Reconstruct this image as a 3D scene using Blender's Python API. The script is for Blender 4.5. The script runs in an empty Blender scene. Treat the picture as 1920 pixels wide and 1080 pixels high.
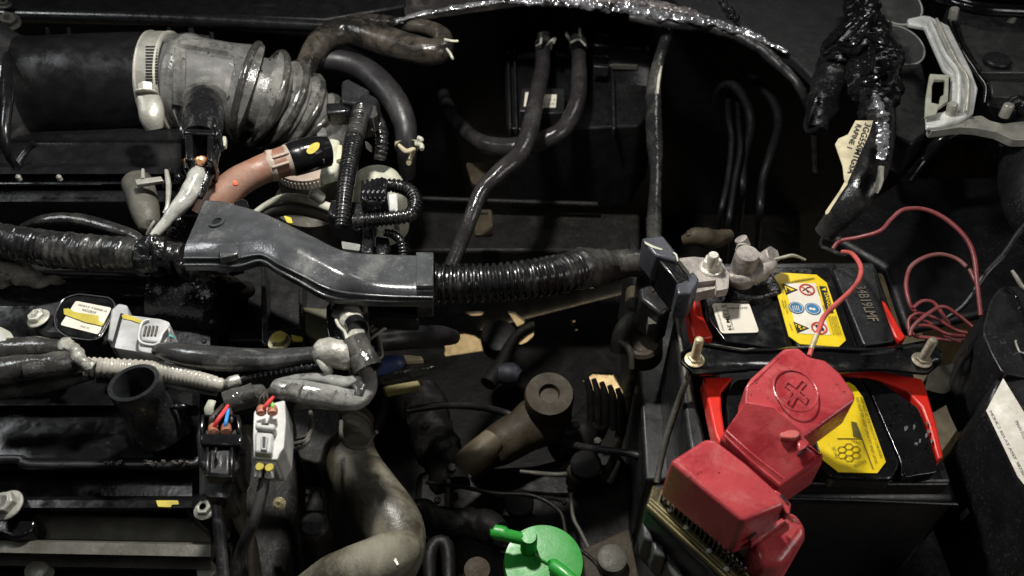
import bpy, math, random
from mathutils import Vector, Matrix, noise
from mathutils.bvhtree import BVHTree
from mathutils.geometry import tessellate_polygon
R = math.radians
sc = bpy.context.scene
# ---------------- camera, world, lamps, exposure ----------------
TILT, FOC, DIST = R(42), 1600.0, 0.52
CAM = Vector((0, -math.sin(TILT)*DIST, math.cos(TILT)*DIST))
cd = bpy.data.cameras.new('camera'); cam = bpy.data.objects.new('camera', cd); sc.collection.objects.link(cam)
cam.location = CAM; cam.rotation_euler = (TILT, 0, 0)
cd.sensor_width = 36; cd.lens = 36*FOC/1920; cd.clip_start = .01; cd.clip_end = 20
cd.dof.use_dof = True; cd.dof.focus_distance = .50; cd.dof.aperture_fstop = 13
sc.camera = cam
w = bpy.data.worlds.new('World'); sc.world = w; w.use_nodes = True
w.node_tree.nodes['Background'].inputs[0].default_value = (.75, .85, 1, 1)
w.node_tree.nodes['Background'].inputs[1].default_value = .006
def lamp(name, kind, loc, tgt, power, size, col=(1, 1, 1), sy=None, spot=None):
    l = bpy.data.lights.new(name, kind); l.energy = power; l.color = col
    if kind == 'AREA':
        l.size = size
        if sy: l.shape = 'RECTANGLE'; l.size_y = sy
    else: l.shadow_soft_size = size
    if spot: l.spot_size = R(spot[0]); l.spot_blend = spot[1]
    o = bpy.data.objects.new(name, l); sc.collection.objects.link(o); o.location = loc
    o.rotation_euler = (Vector(tgt)-Vector(loc)).to_track_quat('-Z', 'Y').to_euler(); return o
lamp('phone_torch', 'SPOT', (-.07, .11, .43), (-.05, .05, 0), 14, .02, (1, .97, .91), spot=(110, .8))
lamp('garage_tube_lamp', 'AREA', (.62, -.30, .42), (.08, .0, 0), 1.3, .28, (1, .97, .93), sy=.28)
lamp('left_rim_light', 'AREA', (-.75, .25, .55), (-.1, .05, 0), 1.6, .14, (.95, .98, 1))  # added at the left for highlights on glossy edges, no such lamp known
lamp('soft_fill_light', 'AREA', (-.35, -.15, .85), (-.15, .0, 0), .65, .5, (.97, 1, .98), sy=.12)  # added soft fill that lifts the shadows, not a lamp of the bay
lamp('back_rim_light', 'AREA', (.36, .62, .50), (.0, .05, 0), .7, .14, (1, .98, .94))  # added back light for the collar sheen and bright back edges
lamp('floor_fill_light', 'AREA', (.1, .25, -.47), (.0, .55, -.62), 2.2, .25, (1, .84, .58))  # added under the tray to brighten the floor seen through its gaps
sc.view_settings.view_transform = 'Standard'; sc.view_settings.look = 'None'
sc.view_settings.exposure = 0; sc.view_settings.gamma = 1; sc.view_settings.use_curve_mapping = False
sc.cycles.use_denoising = True; sc.cycles.max_bounces = 6

# ---------------- helpers ----------------
FW = Vector((0, math.sin(TILT), -math.cos(TILT))); RT = Vector((1, 0, 0)); UP = Vector((0, math.cos(TILT), math.sin(TILT)))
def ray(px, py): return FW + RT*((px-960)/FOC) + UP*((540-py)/FOC)
def P(px, py, z=0.):
    d = ray(px, py); return CAM + d*((z-CAM.z)/d.z)
def S(px, py, z=0.): return ((z-CAM.z)/ray(px, py).z)/FOC       # metres per picture pixel at that depth
def V(p): return p if isinstance(p, Vector) else P(*p)
def cr(a, b, c, d, t):
    return .5*((2*b)+(c-a)*t+(2*a-5*b+4*c-d)*t*t+(3*b-a-3*c+d)*t**3)
def spline(pts, step):
    n = len(pts); out = []
    for i in range(n-1):
        a, b, c, d = pts[max(i-1, 0)], pts[i], pts[i+1], pts[min(i+2, n-1)]
        L = (Vector(c[:3])-Vector(b[:3])).length; k = max(2, int(L/step))
        for j in range(k):
            t = j/k; out.append([cr(a[q], b[q], c[q], d[q], t) for q in range(len(b))])
    out.append(list(pts[-1])); return out
def rnd(poly, r, k=4, closed=True):
    """round the corners of a pixel outline"""
    out = []; n = len(poly)
    for i in range(n):
        a, b, c = Vector(poly[i-1][:2]), Vector(poly[i][:2]), Vector(poly[(i+1) % n][:2])
        u, v = (a-b), (c-b); t = min(r, u.length*.45, v.length*.45)
        p, q = b+u.normalized()*t, b+v.normalized()*t
        for j in range(k+1):
            s = j/k; out.append(tuple(p*(1-s)**2+b*2*s*(1-s)+q*s*s))
    return out
class B:
    def __init__(s): s.v = []; s.f = []; s.m = []; s.cm = 0
    def add(s, vs, fs):
        o = len(s.v); s.v += [Vector(x) for x in vs]; s.f += [tuple(i+o for i in f) for f in fs]; s.m += [s.cm]*len(fs); return s
    def mat(s, i): s.cm = i; return s
    def rings(s, rs, closed=True, cap=(True, True)):
        n = len(rs[0]); vs = [p for r in rs for p in r]; fs = []
        for i in range(len(rs)-1):
            for j in range(n if closed else n-1):
                k = (j+1) % n; fs.append((i*n+j, i*n+k, (i+1)*n+k, (i+1)*n+j))
        if cap[0]: fs.append(tuple(range(n-1, -1, -1)))
        if cap[1]: fs.append(tuple((len(rs)-1)*n+j for j in range(n)))
        return s.add(vs, fs)
    def tube(s, pts, n=20, step=.0018, corr=None, wrap=None, crumple=0, cf=120, flat=1., flatdir=None, open_=(0, 0), world=False, rib=None, seed=0, seam=0):
        q = []
        for p in pts:
            if world: q.append([*p[0], p[1]])
            else:
                c = P(*p[:3]); q.append([*c, p[3]*S(*p[:3])])
        if corr: step = min(step, corr[0]/8)
        q = spline(q, step); m = len(q)
        C = [Vector(a[:3]) for a in q]; rad = [a[3] for a in q]
        T = [(C[min(i+1, m-1)]-C[max(i-1, 0)]).normalized() for i in range(m)]
        up = Vector((0, 0, 1)) if flatdir is None else Vector(flatdir)
        N = up - T[0]*up.dot(T[0])
        if N.length < .1: N = Vector((0, 1, 0)) - T[0]*T[0].y
        N.normalize(); rs = []; d = 0
        for i in range(m):
            if i: d += (C[i]-C[i-1]).length
            N = (N - T[i]*N.dot(T[i])).normalized(); Bn = T[i].cross(N); ring = []
            for j in range(n):
                th = 2*math.pi*j/n; r = rad[i]
                if corr:
                    ph = math.cos(2*math.pi*d/corr[0]); r *= 1-corr[1]*(.5-.5*math.tanh(2.6*ph)/math.tanh(2.6))
                if wrap: 
                    fr = (d/wrap[0]+th/(2*math.pi)+.25*noise.noise(Vector((d*60+seed, th, 3)))) % 1.0
                    r *= 1+wrap[1]*(fr if fr < .93 else (1-fr)/.07)
                if rib: r *= 1+rib*abs(math.sin(th*3))
                p = C[i]+(N*math.cos(th)*flat+Bn*math.sin(th))*r
                if seam and abs(th-math.pi*.25) < .3: p += (p-C[i])*seam
                if crumple:
                    nv = noise.fractal(p*cf+Vector((seed, 0, 0)), .8, 2, 3)
                    p += (p-C[i]).normalized()*nv*crumple*r
                ring.append(p)
            rs.append(ring)
        def inner(ring, c, t, dpt):
            a = [c+(p-c)*.84 for p in ring]; b = [c+(p-c)*.84+t*dpt for p in ring]; return a, b
        dp = rad[0]*3
        if open_[0]:
            a, b = inner(rs[0], C[0], T[0], dp); rs = [b, a]+rs
        if open_[1]:
            a, b = inner(rs[-1], C[-1], -T[-1], dp); rs = rs+[a, b]
        return s.rings(rs)
    def prism(s, poly, z, depth, taper=0, cx=None):
        vs = [V(p) if (isinstance(p, Vector) or len(p) == 3) else P(p[0], p[1], z) for p in poly]; n = len(vs)
        c = sum(vs, Vector())/n
        area = sum(vs[i].x*vs[(i+1) % n].y-vs[(i+1) % n].x*vs[i].y for i in range(n))
        if area < 0: vs.reverse()
        lo = [p+(p-c)*taper-Vector((0, 0, depth)) for p in vs]
        for q in lo: pass
        fs = [tuple(range(n)), tuple(range(2*n-1, n-1, -1))]+[(i, n+i, n+(i+1) % n, (i+1) % n) for i in range(n)]
        return s.add(vs+lo, fs)
    def slab(s, pts3, off):                      # planar polygon of 3-d points, thickened along off
        n = len(pts3); vs = list(pts3)+[p-off for p in pts3]
        return s.add(vs, [tuple(range(n)), tuple(range(2*n-1, n-1, -1))]+[(i, n+i, n+(i+1) % n, (i+1) % n) for i in range(n)])
    def box(s, c, hx, hy, hz, ax=None):
        if ax is None: ax = (Vector((1, 0, 0)), Vector((0, 1, 0)), Vector((0, 0, 1)))
        X, Y, Z = ax[0]*hx, ax[1]*hy, ax[2]*hz
        vs = [c+X*a+Y*b+Z*d for d in (-1, 1) for a, b in ((-1, -1), (1, -1), (1, 1), (-1, 1))]
        return s.add(vs, [(3, 2, 1, 0), (4, 5, 6, 7), (0, 1, 5, 4), (1, 2, 6, 5), (2, 3, 7, 6), (3, 0, 4, 7)])
    def lathe(s, prof, base, axis=(0, 0, 1), n=28, hexa=False, ph=0, cap=(True, True)):
        ax = Vector(axis).normalized(); u = ax.orthogonal().normalized(); v = ax.cross(u); k = 6 if hexa else n
        rs = [[base+ax*h+(u*math.cos(2*math.pi*j/k+ph)+v*math.sin(2*math.pi*j/k+ph))*max(r, 1e-5) for j in range(k)] for r, h in prof]
        return s.rings(rs, cap=cap)
    def bvh(s): return BVHTree.FromPolygons(s.v, s.f)
    def text(s, body, O, U, Vv, lift=Vector((0, 0, 0)), off=0.0):
        cu = bpy.data.curves.new('t', 'FONT'); cu.body = body; cu.offset = off; cu.resolution_u = 3
        o = bpy.data.objects.new('t', cu); sc.collection.objects.link(o); bpy.context.view_layer.update()
        me = bpy.data.meshes.new_from_object(o.evaluated_get(bpy.context.evaluated_depsgraph_get()))
        if len(me.vertices):
            xs = [v.co.x for v in me.vertices]; ys = [v.co.y for v in me.vertices]
            x0, x1 = min(xs), max(xs); y0, y1 = min(ys), max(ys); y0 = min(y0, 0); y1 = max(y1, .69)
            s.add([O+U*((v.co.x-x0)/(x1-x0))+Vv*((v.co.y-y0)/(y1-y0))+lift for v in me.vertices], [tuple(p.vertices) for p in me.polygons])
        bpy.data.objects.remove(o); bpy.data.meshes.remove(me); bpy.data.curves.remove(cu); return s
    def textpx(s, body, a, b, hpx, z, off=0.):
        A, C = P(*a, z), P(*b, z); U = C-A; up = Vector((-U.y, U.x, 0)).normalized()*hpx*S(*a, z)
        return s.text(body, A, U, up, off=off)
def hit(bv, px, py):
    r = bv.ray_cast(CAM, ray(px, py).normalized())
    return (r[0], r[1]) if r[0] is not None else (None, None)
col = sc.collection
ROOTS = {}
def tagp(o, label=None, cat=None, group=None, kind=None):
    if label: o['label'] = label
    if cat: o['category'] = cat
    if group: o['group'] = group
    if kind: o['kind'] = kind
    return o
def thing(name, label, cat, base, group=None):
    o = bpy.data.objects.new(name, None); col.objects.link(o); o.empty_display_size = .01
    o.location = V(base); tagp(o, label, cat, group); ROOTS[o.name] = o.location.copy(); return o
def mk(name, b, m, parent=None, bevel=0, seg=2, sub=0, ang=38, label=None, flat=False, disp=0, dsc=.01):
    me = bpy.data.meshes.new(name)
    if parent is None:
        c = sum(b.v, Vector())/len(b.v); c.z = min(v.z for v in b.v)
    else:
        r = parent
        while r.parent: r = r.parent
        c = ROOTS[r.name]
    me.from_pydata([v-c for v in b.v], [], b.f)
    for x in (m if isinstance(m, (list, tuple)) else [m]): me.materials.append(x)
    me.polygons.foreach_set('material_index', b.m); me.validate(); me.update()
    o = bpy.data.objects.new(name, me); col.objects.link(o)
    if parent is None: o.location = c; ROOTS[o.name] = c
    else: o.parent = parent
    if not flat:
        me.polygons.foreach_set('use_smooth', [True]*len(me.polygons)); me.set_sharp_from_angle(angle=R(ang))
    if bevel:
        x = o.modifiers.new('b', 'BEVEL'); x.width = bevel; x.segments = seg; x.limit_method = 'ANGLE'; x.angle_limit = R(30); x.harden_normals = False
    if sub:
        x = o.modifiers.new('s', 'SUBSURF'); x.levels = sub; x.render_levels = sub
    if disp:
        t = bpy.data.textures.new('n', 'CLOUDS'); t.noise_scale = dsc
        x = o.modifiers.new('d', 'DISPLACE'); x.texture = t; x.strength = disp; x.mid_level = .5
    if label: o['label'] = label
    return o
def one(name, label, cat, b, m, group=None, kind=None, **k): return tagp(mk(name, b, m, None, **k), label, cat, group, kind)
def splitmk(name, b, m, parent, **k):
    par = list(range(len(b.v)))
    def fd(i):
        while par[i] != i: par[i] = par[par[i]]; i = par[i]
        return i
    for f in b.f:
        for i in f[1:]: par[fd(i)] = fd(f[0])
    gs = {}
    for n_, f in enumerate(b.f): gs.setdefault(fd(f[0]), []).append(f)
    for fs in gs.values():
        ids = sorted({i for f in fs for i in f}); mp = {i: j for j, i in enumerate(ids)}
        mk(name, B().add([b.v[i] for i in ids], [tuple(mp[i] for i in f) for f in fs]), m, parent, **k)
def copy_tree(o, dloc, parent=None):
    c = o.copy(); col.objects.link(c); c.parent = parent
    if parent is None: c.location = o.location+dloc; ROOTS[c.name] = c.location.copy()
    for ch in list(o.children): copy_tree(ch, dloc, c)
    return c
def drops(src, nmax, rmin, rmax, seed, box=None, parent=None):
    """real water drops on a surface, as one uncountable film of drops"""
    rg = random.Random(seed); bv = src.bvh(); b = B(); k = 0; tries = 0
    x0, y0, x1, y1 = box
    while k < nmax and tries < nmax*8:
        tries += 1
        px, py = rg.uniform(x0, x1), rg.uniform(y0, y1); h, nn = hit(bv, px, py)
        if h is None or noise.noise(h*70) < -.05: continue
        if nn.dot(ray(px, py)) > 0: nn = -nn
        if nn.z < .1: continue
        r = rmin+(rmax-rmin)*rg.random()**2.5
        st = rg.uniform(.8, 1.5)
        u = nn.orthogonal().normalized(); v = nn.cross(u); rs = []
        for a in (0, .35, .7, 1.):
            ph = a*math.pi/2
            rs.append([h+nn*r*.55*math.sin(ph)+(u*st*math.cos(t*math.pi/4)+v*math.sin(t*math.pi/4))*r*max(math.cos(ph), .02) for t in range(8)])
        b.rings(rs); k += 1
    o = mk('water_drops', b, WATER, parent); o['kind'] = 'stuff'; return o

# ---------------- materials ----------------
def mat(name, c, rough=.5, metal=0., dust=0., dc=(.16, .145, .12), bump=.15, bs=900, var=.3, wet=0., wr=.08, coat=0., spec=.5, ds=28, blot=None, blotc=None, trans=0, speck=.3):
    m = bpy.data.materials.new(name); m.use_nodes = True; nt = m.node_tree; N = nt.nodes; L = nt.links
    bs_ = N['Principled BSDF']; tc = N.new('ShaderNodeTexCoord')
    def nz(scale, det=4, ro=.55, dist=0):
        n = N.new('ShaderNodeTexNoise'); n.inputs['Scale'].default_value = scale; n.inputs['Detail'].default_value = det
        n.inputs['Roughness'].default_value = ro; n.inputs['Distortion'].default_value = dist
        L.new(tc.outputs['Object'], n.inputs['Vector']); return n
    def ramp(src, a, b, lo=0., hi=1.):
        r = N.new('ShaderNodeMapRange'); r.inputs[1].default_value = a; r.inputs[2].default_value = b
        r.inputs[3].default_value = lo; r.inputs[4].default_value = hi; L.new(src, r.inputs[0]); return r.outputs[0]
    def mix(f, a, b):
        x = N.new('ShaderNodeMix'); x.data_type = 'RGBA'
        L.new(f, x.inputs[0]) if not isinstance(f, float) else setattr(x.inputs[0], 'default_value', f)
        for s_, v_ in ((6, a), (7, b)):
            if isinstance(v_, tuple): x.inputs[s_].default_value = (*v_, 1)
            else: L.new(v_, x.inputs[s_])
        return x.outputs[2]
    n1 = nz(70, 5); base = mix(ramp(n1.outputs[0], .3, .7), tuple(x*(1-var) for x in c), tuple(min(1, x*(1+var)) for x in c))
    if blotc:
        n5 = nz(blot or 60, 6, .65, .6); base = mix(ramp(n5.outputs[0], .50, .62), base, blotc)
    n2 = nz(ds, 9, .68, .4); fd = ramp(n2.outputs[0], .68-.5*dust, .86-.4*dust, 0, min(1., .35+dust)) if dust > 0 else None
    if fd is not None: base = mix(fd, base, dc)
    if speck and bump:
        ns = nz(520, 2, .5); nm = nz(33, 4, .6); mu = N.new('ShaderNodeMath'); mu.operation = 'MULTIPLY'
        L.new(ramp(ns.outputs[0], .60, .68, 0, speck), mu.inputs[0]); L.new(ramp(nm.outputs[0], .42, .62, .1, 1), mu.inputs[1])
        lum = sum(c)/3; sc_ = tuple(min(.8, x*1.5+.10) for x in c) if lum < .12 else tuple(x*.45 for x in c)
        base = mix(mu.outputs[0], base, sc_)
    L.new(base, bs_.inputs['Base Color'])
    n3 = nz(120, 6, .6)
    if wet > 0:
        n4 = nz(45, 5, .6, .8); rr = ramp(n4.outputs[0], .42+.2*(1-wet), .56+.2*(1-wet), wr, rough)
    else: rr = ramp(n3.outputs[0], .3, .7, max(.03, rough-.12), min(1, rough+.12))
    if fd is not None:
        mm = N.new('ShaderNodeMath'); mm.operation = 'MULTIPLY_ADD'; L.new(fd, mm.inputs[0]); mm.inputs[1].default_value = .45 if wet == 0 else .25; L.new(rr, mm.inputs[2]); rr = mm.outputs[0]
    L.new(rr, bs_.inputs['Roughness'])
    bs_.inputs['Metallic'].default_value = metal; bs_.inputs['Specular IOR Level'].default_value = spec
    bs_.inputs['Coat Weight'].default_value = coat; bs_.inputs['Coat Roughness'].default_value = .12
    if trans: bs_.inputs['Transmission Weight'].default_value = trans
    nb = nz(bs, 3, .6); b1 = N.new('ShaderNodeBump'); b1.inputs['Strength'].default_value = bump; b1.inputs['Distance'].default_value = .0004
    L.new(nb.outputs[0], b1.inputs['Height']); last = b1
    nb2 = nz(bs*.17, 4, .6); b2 = N.new('ShaderNodeBump'); b2.inputs['Strength'].default_value = bump*.8; b2.inputs['Distance'].default_value = .0015
    L.new(nb2.outputs[0], b2.inputs['Height']); L.new(last.outputs[0], b2.inputs['Normal']); last = b2
    if wet > 0:
        vo = N.new('ShaderNodeTexVoronoi'); vo.inputs['Scale'].default_value = 520; L.new(tc.outputs['Object'], vo.inputs['Vector'])
        hh = ramp(vo.outputs['Distance'], .12, .42, 1, 0); b3 = N.new('ShaderNodeBump'); b3.inputs['Strength'].default_value = .28*wet; b3.inputs['Distance'].default_value = .0008
        L.new(hh, b3.inputs['Height']); L.new(last.outputs[0], b3.inputs['Normal']); last = b3
    L.new(last.outputs[0], bs_.inputs['Normal'])
    return m
K = .008
BLACK = mat('black_plastic', (.011, .011, .012), .38, dust=.14, dc=(.06, .057, .05))
BLACKG = mat('black_glossy_plastic', (.006, .006, .0065), .17, dust=.2, dc=(.04, .038, .034), bump=.12, bs=400, speck=.1)
PIPE = mat('black_intake_plastic', (.009, .009, .0095), .27, dust=.2, dc=(.022, .0215, .02), bump=.14, bs=500, speck=.06)
BLACKW = mat('wet_black_plastic', (.008, .008, .009), .35, wet=.8, dust=.15, dc=(.07, .068, .06), bump=.3)
COND = mat('black_conduit', (.009, .009, .0095), .24, dust=.3, dc=(.09, .086, .075), bump=.1)
TAPE = mat('black_cloth_tape', (.014, .014, .0145), .36, wet=.2, wr=.2, dust=.42, dc=(.085, .08, .07), bump=.35, bs=700)
RUBBER = mat('dark_rubber', (.016, .015, .016), .42, dust=.3, dc=(.07, .063, .055), bump=.25)
HEATH = mat('heater_hose_rubber', (.024, .022, .0225), .34, wet=.35, dust=.3, dc=(.07, .065, .06), bump=.3)
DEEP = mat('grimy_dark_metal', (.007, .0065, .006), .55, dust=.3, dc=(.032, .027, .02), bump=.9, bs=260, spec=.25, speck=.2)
DEEPB = mat('grimy_brown_casting', (.038, .029, .018), .6, dust=.4, dc=(.06, .048, .032), bump=.6, bs=500, spec=.25, speck=.25)
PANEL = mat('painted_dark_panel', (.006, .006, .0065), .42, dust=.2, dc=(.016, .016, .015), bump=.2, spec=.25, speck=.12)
COVER = mat('grey_cover_plastic', (.05, .052, .056), .32, wet=.2, wr=.22, dust=.26, dc=(.26, .26, .24), bump=.14, ds=34)
BELL = mat('dusty_bellows_rubber', (.10, .099, .095), .3, wet=.6, dust=.44, dc=(.27, .265, .245), bump=.4, ds=34, blot=60, blotc=(.055, .052, .047))
BELLR = mat('dusty_bellows_ridge', (.035, .034, .031), .24, wet=.6, dust=.35, dc=(.2, .19, .17), bump=.3, ds=60)
SLEEVE = mat('grey_silvered_sleeve', (.2, .2, .19), .36, dust=.45, dc=(.42, .42, .38), bump=.3, blot=85, blotc=(.05, .048, .045), wet=.3)
SLEEVED = mat('dark_pvc_sleeve', (.04, .038, .036), .33, wet=.4, dust=.35, dc=(.2, .19, .17), bump=.3, blot=45, blotc=(.018, .017, .017))
SILV = mat('crinkled_silver_tape', (.36, .35, .31), .36, metal=.25, dust=.3, dc=(.4, .38, .32), bump=.9, bs=500, blot=70, blotc=(.12, .11, .1))
FOIL = mat('torn_silver_foil', (.5, .5, .53), .2, metal=.75, dust=.2, dc=(.3, .28, .26), bump=1., bs=160, blot=35, blotc=(.05, .045, .045))
ALU = mat('dull_aluminium', (.36, .35, .31), .4, metal=.35, dust=.35, dc=(.3, .28, .24), bump=.5, bs=600)
ALUC = mat('corroded_aluminium', (.2, .19, .17), .75, metal=.3, dust=.5, dc=(.36, .34, .3), bump=1., bs=350, blot=90, blotc=(.06, .055, .05))
ALUD = mat('dirty_cast_aluminium', (.1, .095, .08), .6, metal=.4, dust=.4, dc=(.12, .11, .09), bump=.7, bs=420)
STEEL = mat('zinc_plated_steel', (.62, .6, .52), .33, metal=.4, dust=.3, dc=(.45, .42, .34), bump=.35)
GOLD = mat('passivated_steel', (.62, .54, .33), .34, metal=.4, dust=.3, dc=(.4, .36, .25), bump=.4)
BRIGHT = mat('bright_bracket_metal', (.85, .87, .8), .28, metal=.1, dust=.2, dc=(.6, .58, .46), bump=.3)
LEAD = mat('oxidised_lead', (.25, .225, .21), .42, metal=.4, dust=.55, dc=(.5, .45, .41), bump=1., bs=420, blot=110, blotc=(.12, .11, .1))
CGREY = mat('light_grey_plastic', (.4, .4, .4), .4, dust=.2, dc=(.5, .49, .45), bump=.15)
CWHT = mat('white_connector_plastic', (.5, .5, .48), .38, dust=.2, dc=(.5, .48, .42), bump=.12)
CREAM = mat('aged_cream_plastic', (.42, .42, .34), .45, dust=.3, dc=(.4, .38, .3), bump=.25)
BEIGE = mat('beige_grey_conduit', (.34, .32, .28), .4, dust=.45, dc=(.45, .43, .37), bump=.25, wet=.2)
PINK = mat('faded_pink_hose', (.2, .095, .062), .5, dust=.4, dc=(.27, .17, .125), bump=.3)
TERRA = mat('terracotta_rubber_seal', (.42, .17, .1), .5, bump=.2)
COPPER = mat('copper_seal', (.9, .42, .22), .3, metal=.5, bump=.2)
REDC = mat('faded_red_cover', (.45, .06, .068), .36, dust=.32, dc=(.54, .16, .15), bump=.14, var=.14, blot=38, blotc=(.33, .03, .038), wet=.25, wr=.22, speck=.05, ds=60)
REDB = mat('bright_red_plastic', (.62, .022, .012), .38, dust=.12, dc=(.3, .05, .04), bump=.15, var=.12)
WIRER = mat('dull_red_wire', (.17, .032, .034), .42, dust=.35, dc=(.2, .11, .1), bump=.2)
GREENM = mat('green_plastic_cap', (.024, .30, .036), .38, dust=.25, dc=(.03, .15, .03), bump=.12, var=.1, speck=.05)
YEL = mat('yellow_label_ink', (.72, .52, .01), .42, dust=.12, dc=(.45, .34, .06), bump=.1, var=.08)
YELP = mat('yellow_paint_mark', (.5, .41, .05), .5, bump=.3)
PAPER = mat('label_paper', (.66, .62, .53), .5, dust=.25, dc=(.5, .44, .34), bump=.1, var=.08)
PAPERY = mat('yellowed_paper_tag', (.55, .49, .33), .55, dust=.3, dc=(.34, .28, .18), bump=.4)
INK = mat('black_ink', (.012, .012, .012), .5, bump=0)
INKR = mat('red_ink', (.5, .05, .03), .5, bump=0)
INKB = mat('blue_ink', (.03, .15, .3), .5, bump=0)
GOLDP = mat('gold_printed_plate', (.09, .075, .035), .3, metal=.4, dust=.3, dc=(.16, .13, .07), bump=.2)
GOLDL = mat('gold_printed_line', (.5, .42, .2), .4, metal=.4, bump=.1)
NAVY = mat('dark_blue_grey_plastic', (.042, .044, .054), .32, dust=.3, dc=(.12, .13, .17), bump=.2)
BLUE = mat('faded_blue_plastic', (.03, .045, .13), .45, dust=.2, bump=.2)
WBLUE = mat('blue_wire', (.05, .3, .75), .4, bump=0)
WRED = mat('bright_red_wire', (.7, .06, .06), .4, bump=0)
WGRN = mat('green_wire', (.25, .6, .1), .4, bump=0)
WTEAL = mat('teal_wire', (.1, .45, .4), .4, bump=0)
WBRN = mat('dark_wire', (.03, .02, .015), .4, bump=0)
HOSET = mat('tan_dusty_hose', (.05, .044, .031), .42, dust=.46, dc=(.27, .255, .19), bump=.4, ds=20, blot=24, blotc=(.05, .04, .028))
FLOORM = mat('beige_concrete', (.5, .42, .29), .8, dust=.2, bump=.2, bs=200)
LENS = mat('dark_smoked_disc', (.085, .085, .087), .5, bump=.2)
WATER = bpy.data.materials.new('water'); WATER.use_nodes = True
_p = WATER.node_tree.nodes['Principled BSDF']; _p.inputs['Base Color'].default_value = (1, 1, 1, 1); _p.inputs['Roughness'].default_value = .02
_p.inputs['IOR'].default_value = 1.33; _p.inputs['Transmission Weight'].default_value = 1

Z = Vector((0, 0, 1))
def bolt(name, label, px, py, z, r, parent=None, m=STEEL, axis=(0, 0, 1), stud=0, flange=1.35, cat='bolt', group=None, hh=.9, mark=None, sr=.45):
    """flange bolt / nut; r in px"""
    s = S(px, py, z)*r; c = P(px, py, z); ax = Vector(axis).normalized()
    root = parent if parent is not None else thing(name, label, cat, c, group)
    sub = name if parent is not None else 'hex_head'
    b = B().lathe([(s*flange, 0), (s*flange, s*.15), (s*1.05, s*.32), (0, s*.32)], c, ax)
    b.lathe([(s, s*.2), (s, s*hh), (s*.88, s*(hh+.12)), (0, s*(hh+.12))], c, ax, hexa=True, ph=.3)
    if not stud: b.lathe([(s*.62, s*hh), (s*.6, s*(hh+.2)), (s*.45, s*(hh+.12)), (0, s*(hh+.12))], c, ax, n=20)
    h = mk(sub, b, m, root, bevel=s*.05)
    if stud:
        L = stud; n = max(4, int(L/.0012)); pr = []
        for i in range(n): pr += [(s*sr, s*hh+L*i/n), (s*sr*.84, s*hh+L*(i+.5)/n)]
        pr += [(s*sr*.8, s*hh+L), (s*sr*.5, s*hh+L*1.02), (0, s*hh+L*1.02)]
        mk('threaded_stud', B().lathe(pr, c, ax, n=16), m, root if parent is None else h, ang=60)
    if mark:
        b2 = B().lathe([(s*.9, s*(hh+.13)), (s*.9, s*(hh+.16)), (0, s*(hh+.16))], c+Vector((s*.1, 0, 0)), ax, n=9)
        mk('paint_mark', b2, mark, root if parent is None else h)
    return root
def wires(root, specs, name='wire'):
    for pts, m in specs: mk(name, B().tube(pts, n=8, step=.001), m, root)
# ================= the setting and the large dark masses =================
def grid(b, xs, prof, fx=None):
    rs = []
    for x in xs: rs.append([P(x+(fx(y) if fx else 0), y, z) for y, z in prof])
    return b.rings(rs, closed=False, cap=(False, False))
b = B(); b.box(Vector((0, .5, -.66)), 2.5, 2.5, .005); one('floor', None, None, b, FLOORM, kind='structure')

# undertray, one sheet with real holes
def sheet_with_holes(outer, holes, z, th):
    loops = [[P(x, y, z) for x, y in outer]]+[[P(x, y, z) for x, y in h] for h in holes]
    tris = tessellate_polygon(loops); vs = [v for l in loops for v in l]; n = len(vs)
    fs = [tuple(t) for t in tris]; lo = [v-Z*th for v in vs]; fs += [tuple(n+i for i in reversed(t)) for t in tris]; o = 0
    for l in loops:
        k = len(l); fs += [(o+i, o+(i+1) % k, n+o+(i+1) % k, n+o+i) for i in range(k)]; o += k
    return B().add(vs+lo, fs)
rg = random.Random(4)
jag = [(836+rg.uniform(-4, 4), 668-i*5) for i in range(1, 9)]
holes = [[(835, 668)]+jag+[(842, 621), (858, 623), (872, 622), (890, 626), (905, 636), (903, 643), (912, 652), (908, 657)],
         [(870, 585), (910, 583), (902, 591), (884, 592)], [(951, 583), (966, 586), (985, 601), (981, 607), (970, 612), (960, 596)],
         [(973, 640), (990, 626), (1002, 619), (1000, 630), (988, 641), (975, 646)],
         [(1092, 712), (1112, 698), (1150, 700), (1176, 745), (1168, 752), (1145, 740), (1128, 728), (1112, 733)],
         [(1071, 599), (1078, 597), (1080, 602), (1074, 604)], [(1068, 608), (1075, 606), (1076, 611)], [(1076, 616), (1083, 614), (1084, 619), (1078, 620)]]
b = sheet_with_holes([(200, 250), (1500, 250), (1500, 1300), (200, 1300)], holes, -.36, .004)
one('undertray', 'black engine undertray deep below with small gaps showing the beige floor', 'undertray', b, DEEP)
b = B(); yb = .46
for i in range(1): b.box(Vector((0, yb, -.17)), 1.0, .01, .30)
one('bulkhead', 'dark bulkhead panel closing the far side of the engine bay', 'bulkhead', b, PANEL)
b = B(); b.box(Vector((.52, 0, -.19)), .01, .47, .25)
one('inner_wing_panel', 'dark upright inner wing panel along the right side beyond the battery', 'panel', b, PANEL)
b = B(); b.prism([(-260, 400), (560, 400), (590, 560), (600, 760), (560, 900), (500, 1250), (-260, 1250)], -.055, .25)
one('engine_block', 'grimy dark engine block under the valve cover and wiring', 'engine block', b, DEEP, bevel=.006)

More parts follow.
